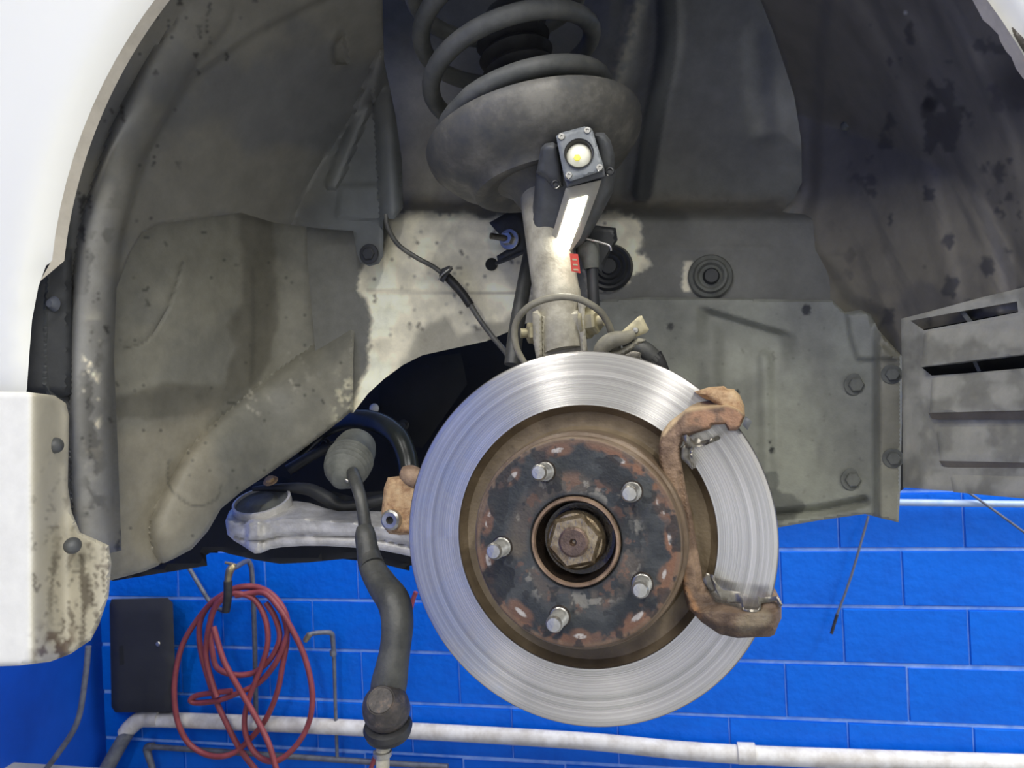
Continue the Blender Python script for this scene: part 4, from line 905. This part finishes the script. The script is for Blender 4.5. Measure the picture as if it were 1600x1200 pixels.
# ------------------------------------------------------------------ background fittings on the wall
YW = WY-.03
def W(x, y_, d=0): return (x, y_, YW-d)
wp = thing('waste_pipe', P(800, 1150, YW-.025), 'thick white pipe running along the blue wall, grey sloping end at left', 'pipe')
tube('pipe', [(218, 1124, YW-.025, .030), (300, 1126, YW-.025, .030), (550, 1137, YW-.025, .030), (900, 1157, YW-.025, .030), (1160, 1179, YW-.025, .032), (1700, 1198, YW-.025, .033)], m_pipe, wp, n=6, seg=20)
tube('collar', [(1153, 1177, YW-.025, .037), (1180, 1178, YW-.025, .037)], m_pipe, wp, n=1, seg=20)
tube('elbow', [(250, 1122, YW-.025, .033), (222, 1123, YW-.025, .034), (205, 1135, YW-.025, .034), (196, 1146, YW-.025, .033)], m_pipe, wp, n=6, seg=20)
o = tube('sloping_section', [(206, 1134, YW-.025, .029), (190, 1160, YW-.04, .029), (165, 1205, YW-.07, .030), (150, 1240, YW-.1, .03)], m_gpipe, wp, n=4, seg=18); tag(o, 'grey sloping pipe end')
tp = thing('thin_pipe', P(400, 1180, YW-.03), 'thin grey pipe on wall below the white pipe', 'pipe')
tube('pipe', [(230, 1166, YW-.03, .011), (300, 1171, YW-.03, .011), (600, 1192, YW-.03, .011), (700, 1198, YW-.03, .011)], m_gpipe, tp, n=4)
tube('elbow', [(240, 1166, YW-.03, .015), (230, 1168, YW-.03, .016), (232, 1180, YW-.03, .015), (240, 1205, YW-.03, .012)], m_gpipe, tp, n=4)
bp_ = tube('conduit', [(1150, 781, YW-.01, .012), (1400, 785, YW-.01, .012), (1700, 789, YW-.01, .012)], m_bpipe, None, n=3)
tag(bp_, 'pale blue painted conduit along wall just below the splash shield', 'pipe')
bx = thing('wall_box', P(222, 1110, WY-.1), 'matt black box mounted on the blue wall left of the red hose', 'box')
sheet('case', [(174, 936), (262, 934), (270, 942), (276, 1105), (268, 1113), (180, 1113), (174, 1104), (171, 945)], WY-.12, m_box, bx, T=.10, step=12, rnd=5, rh=.01)
lathe('lock', [(0, .004), (.008, .004), (.01, 0)], CAMF(P(247, 1006, WY-.121)), m_steel, bx, 16)
sheet('handle_recess', [(186, 1010), (192, 1008), (194, 1038), (187, 1040)], WY-.121, m_void, bx, T=.004, step=6)
# tap 1
t1 = thing('hose_tap', P(360, 950, YW-.025), 'brass tap on a bent grey pipe above the coiled red hose', 'tap')
tube('feed_pipe', [(400, 1120, YW-.03, .010), (398, 1000, YW-.03, .010), (394, 900, YW-.03, .010), (390, 880, YW-.04, .010), (385, 877, YW-.06, .010), (372, 884, YW-.14, .010), (364, 888, YW-.17, .010)], m_gpipe, t1, n=6)
tube('tap_body', [(366, 884, YW-.17, .013), (360, 890, YW-.18, .016), (357, 900, YW-.18, .014), (356, 910, YW-.18, .013)], m_brass, t1, n=5)
tube('handle', [(352, 879, YW-.17, .005), (361, 881, YW-.17, .006), (369, 883, YW-.17, .005)], m_brass, t1, n=4)
tube('spindle', [(361, 882, YW-.17, .005), (362, 890, YW-.17, .006)], m_brass, t1, n=3)
o = tube('hose_tail', [(356, 908, YW-.18, .0165), (356, 930, YW-.18, .0165), (353, 955, YW-.17, .0155)], m_black, t1, n=4); tag(o, 'black rubber tail')
t2 = thing('wall_tap', P(525, 1130, YW-.05), 'small rusty tap on a thin upright pipe right of the red hose', 'tap')
tube('feed_pipe', [(527, 1185, YW-.03, .007), (524, 1100, YW-.03, .007), (522, 1030, YW-.03, .008), (520, 1000, YW-.03, .010), (518, 990, YW-.04, .010), (508, 988, YW-.06, .009), (488, 990, YW-.09, .009), (480, 994, YW-.10, .009)], m_gpipe, t2, n=5)
tube('spout', [(484, 991, YW-.10, .012), (479, 998, YW-.10, .012), (477, 1002, YW-.10, .009)], m_brass, t2, n=4)
tube('union', [(520, 1016, YW-.03, .013), (521, 1024, YW-.03, .013)], m_gpipe, t2, n=2)
# red hose
rh = thing('air_hose', P(380, 1190, YW-.1), 'coiled dull red hose hanging over the tap on the blue wall', 'hose')
def hx(q, d): return [(240+x*.2834, 860+y_*.2834, YW-.045-d-.012*math.sin(x*.02), .0085) for x, y_ in q]
loops = [([(440, 225), (340, 270), (250, 370), (160, 520), (118, 700), (118, 860), (145, 980), (200, 1070), (290, 1125), (380, 1135), (460, 1105), (560, 1010), (630, 910), (685, 770), (710, 640), (735, 500), (725, 390), (680, 290), (600, 225), (520, 203), (440, 215), (350, 265), (280, 340), (252, 430), (262, 560), (300, 700), (345, 830), (400, 950), (450, 1050), (500, 1130), (580, 1230)], .03),
         ([(450, 250), (540, 235), (620, 240), (700, 330), (770, 450), (830, 580), (870, 740), (872, 880), (835, 1000), (765, 1100), (680, 1160), (600, 1150), (540, 1090), (505, 1000), (505, 900), (535, 790), (590, 650), (628, 520), (622, 400), (580, 300), (520, 250), (430, 240), (350, 300), (310, 400), (290, 530), (295, 620), (320, 720), (350, 810)], .06),
         ([(430, 775), (330, 785), (240, 800), (203, 825), (240, 840), (350, 828), (470, 785), (580, 730), (660, 640), (710, 540), (740, 430), (720, 330), (650, 240), (560, 200), (460, 205), (380, 250), (325, 340), (310, 440), (325, 560), (345, 640), (400, 675), (480, 687), (570, 665), (650, 590), (695, 480), (670, 370), (620, 290)], .045),
         ([(330, 420), (380, 590), (430, 690), (500, 810), (580, 950), (640, 1080), (680, 1220)], .075)]
gs = []
for q, d in loops:
    a = cr(hx(q, d), 6); gs.append(tube_g([P(*b[:3]) for b in a], .0112, 10))
v, f = join_g(*gs); mk('hose', v, f, m_rhose, rh, sharp=60)
r2 = tube('red_hose_end', [(650, 925, YW-.09, .009), (640, 960, YW-.09, .009), (610, 1120, YW-.09, .009), (585, 1185, YW-.05, .009), (575, 1215, YW-.05, .009)], m_rhose, None, n=5)
tag(r2, 'short run of red hose behind the cranked tie rod', 'hose')
gc = tube('grey_cable', [(285, 870, YW-.03, .009), (300, 895, YW-.03, .009), (318, 925, YW-.03, .009), (332, 945, YW-.03, .009), (350, 955, YW-.05, .009)], m_gpipe, None, n=5)
tag(gc, 'grey cable running down behind the top of the red coil', 'cable')
lc = tube('loose_cable', [(138, 1010, 2.3, .010), (133, 1060, 2.3, .010), (120, 1130, 2.3, .010), (85, 1185, 2.3, .010), (60, 1215, 2.3, .010)], m_gpipe, None, n=5)
tag(lc, 'dark cable curving down the shaded side wall under the bumper', 'cable')
for i, (q, lb_) in enumerate((([(1357, 806, YW-.02, .0042), (1330, 900, YW-.02, .0042), (1307, 962, YW-.02, .0042)], 'thin rod with black tip hanging below the splash shield'), ([(1505, 764, YW-.03, .0042), (1540, 788, YW-.03, .0042), (1620, 846, YW-.03, .0042)], 'thin grey wire slanting down below the louvred panel'))):
    if i == 0:
        rd = thing('hanging_rod', P(1300, 990, YW-.02), lb_, 'rod'); tube('shaft', q, m_gpipe, rd, n=3); tube('tip', [(1308, 960, YW-.02, .0055), (1299, 990, YW-.02, .0055)], m_black, rd, n=1)
    else: tag(tube('slanting_wire', q, m_gpipe, None, n=3), lb_, 'wire')
def wallbox(name, x0, x1, y0, y1, z0, z1, m, lab):
    v_, f_ = boxg(Matrix.Translation(((x0+x1)/2, (y0+y1)/2, (z0+z1)/2)), x1-x0, y1-y0, z1-z0); return tag(mk(name, v_, f_, m, smooth=False), lab, kind='structure')
wallbox('wall_front', -1.45, 6, -4.3, -4.1, 0, 1.9, m_white, 'white lower wall of the bay behind the viewpoint')
wallbox('trim_2', XL, -1.45, -4.3, -4.1, 0, 3.2, m_blue, 'blue wall section behind the viewpoint')
wallbox('wall_right', 4.0, 4.2, -4.1, WY, 0, 4.2, m_white, 'white side wall of the bay beyond the right edge')
ld = mk('trim_1', *boxg(Matrix.Translation(P(40, 1240, 2.2)), .9, .3, .05, .005), m_floor, None, smooth=False); tag(ld, 'grey concrete ledge at the foot of side wall', kind='structure')
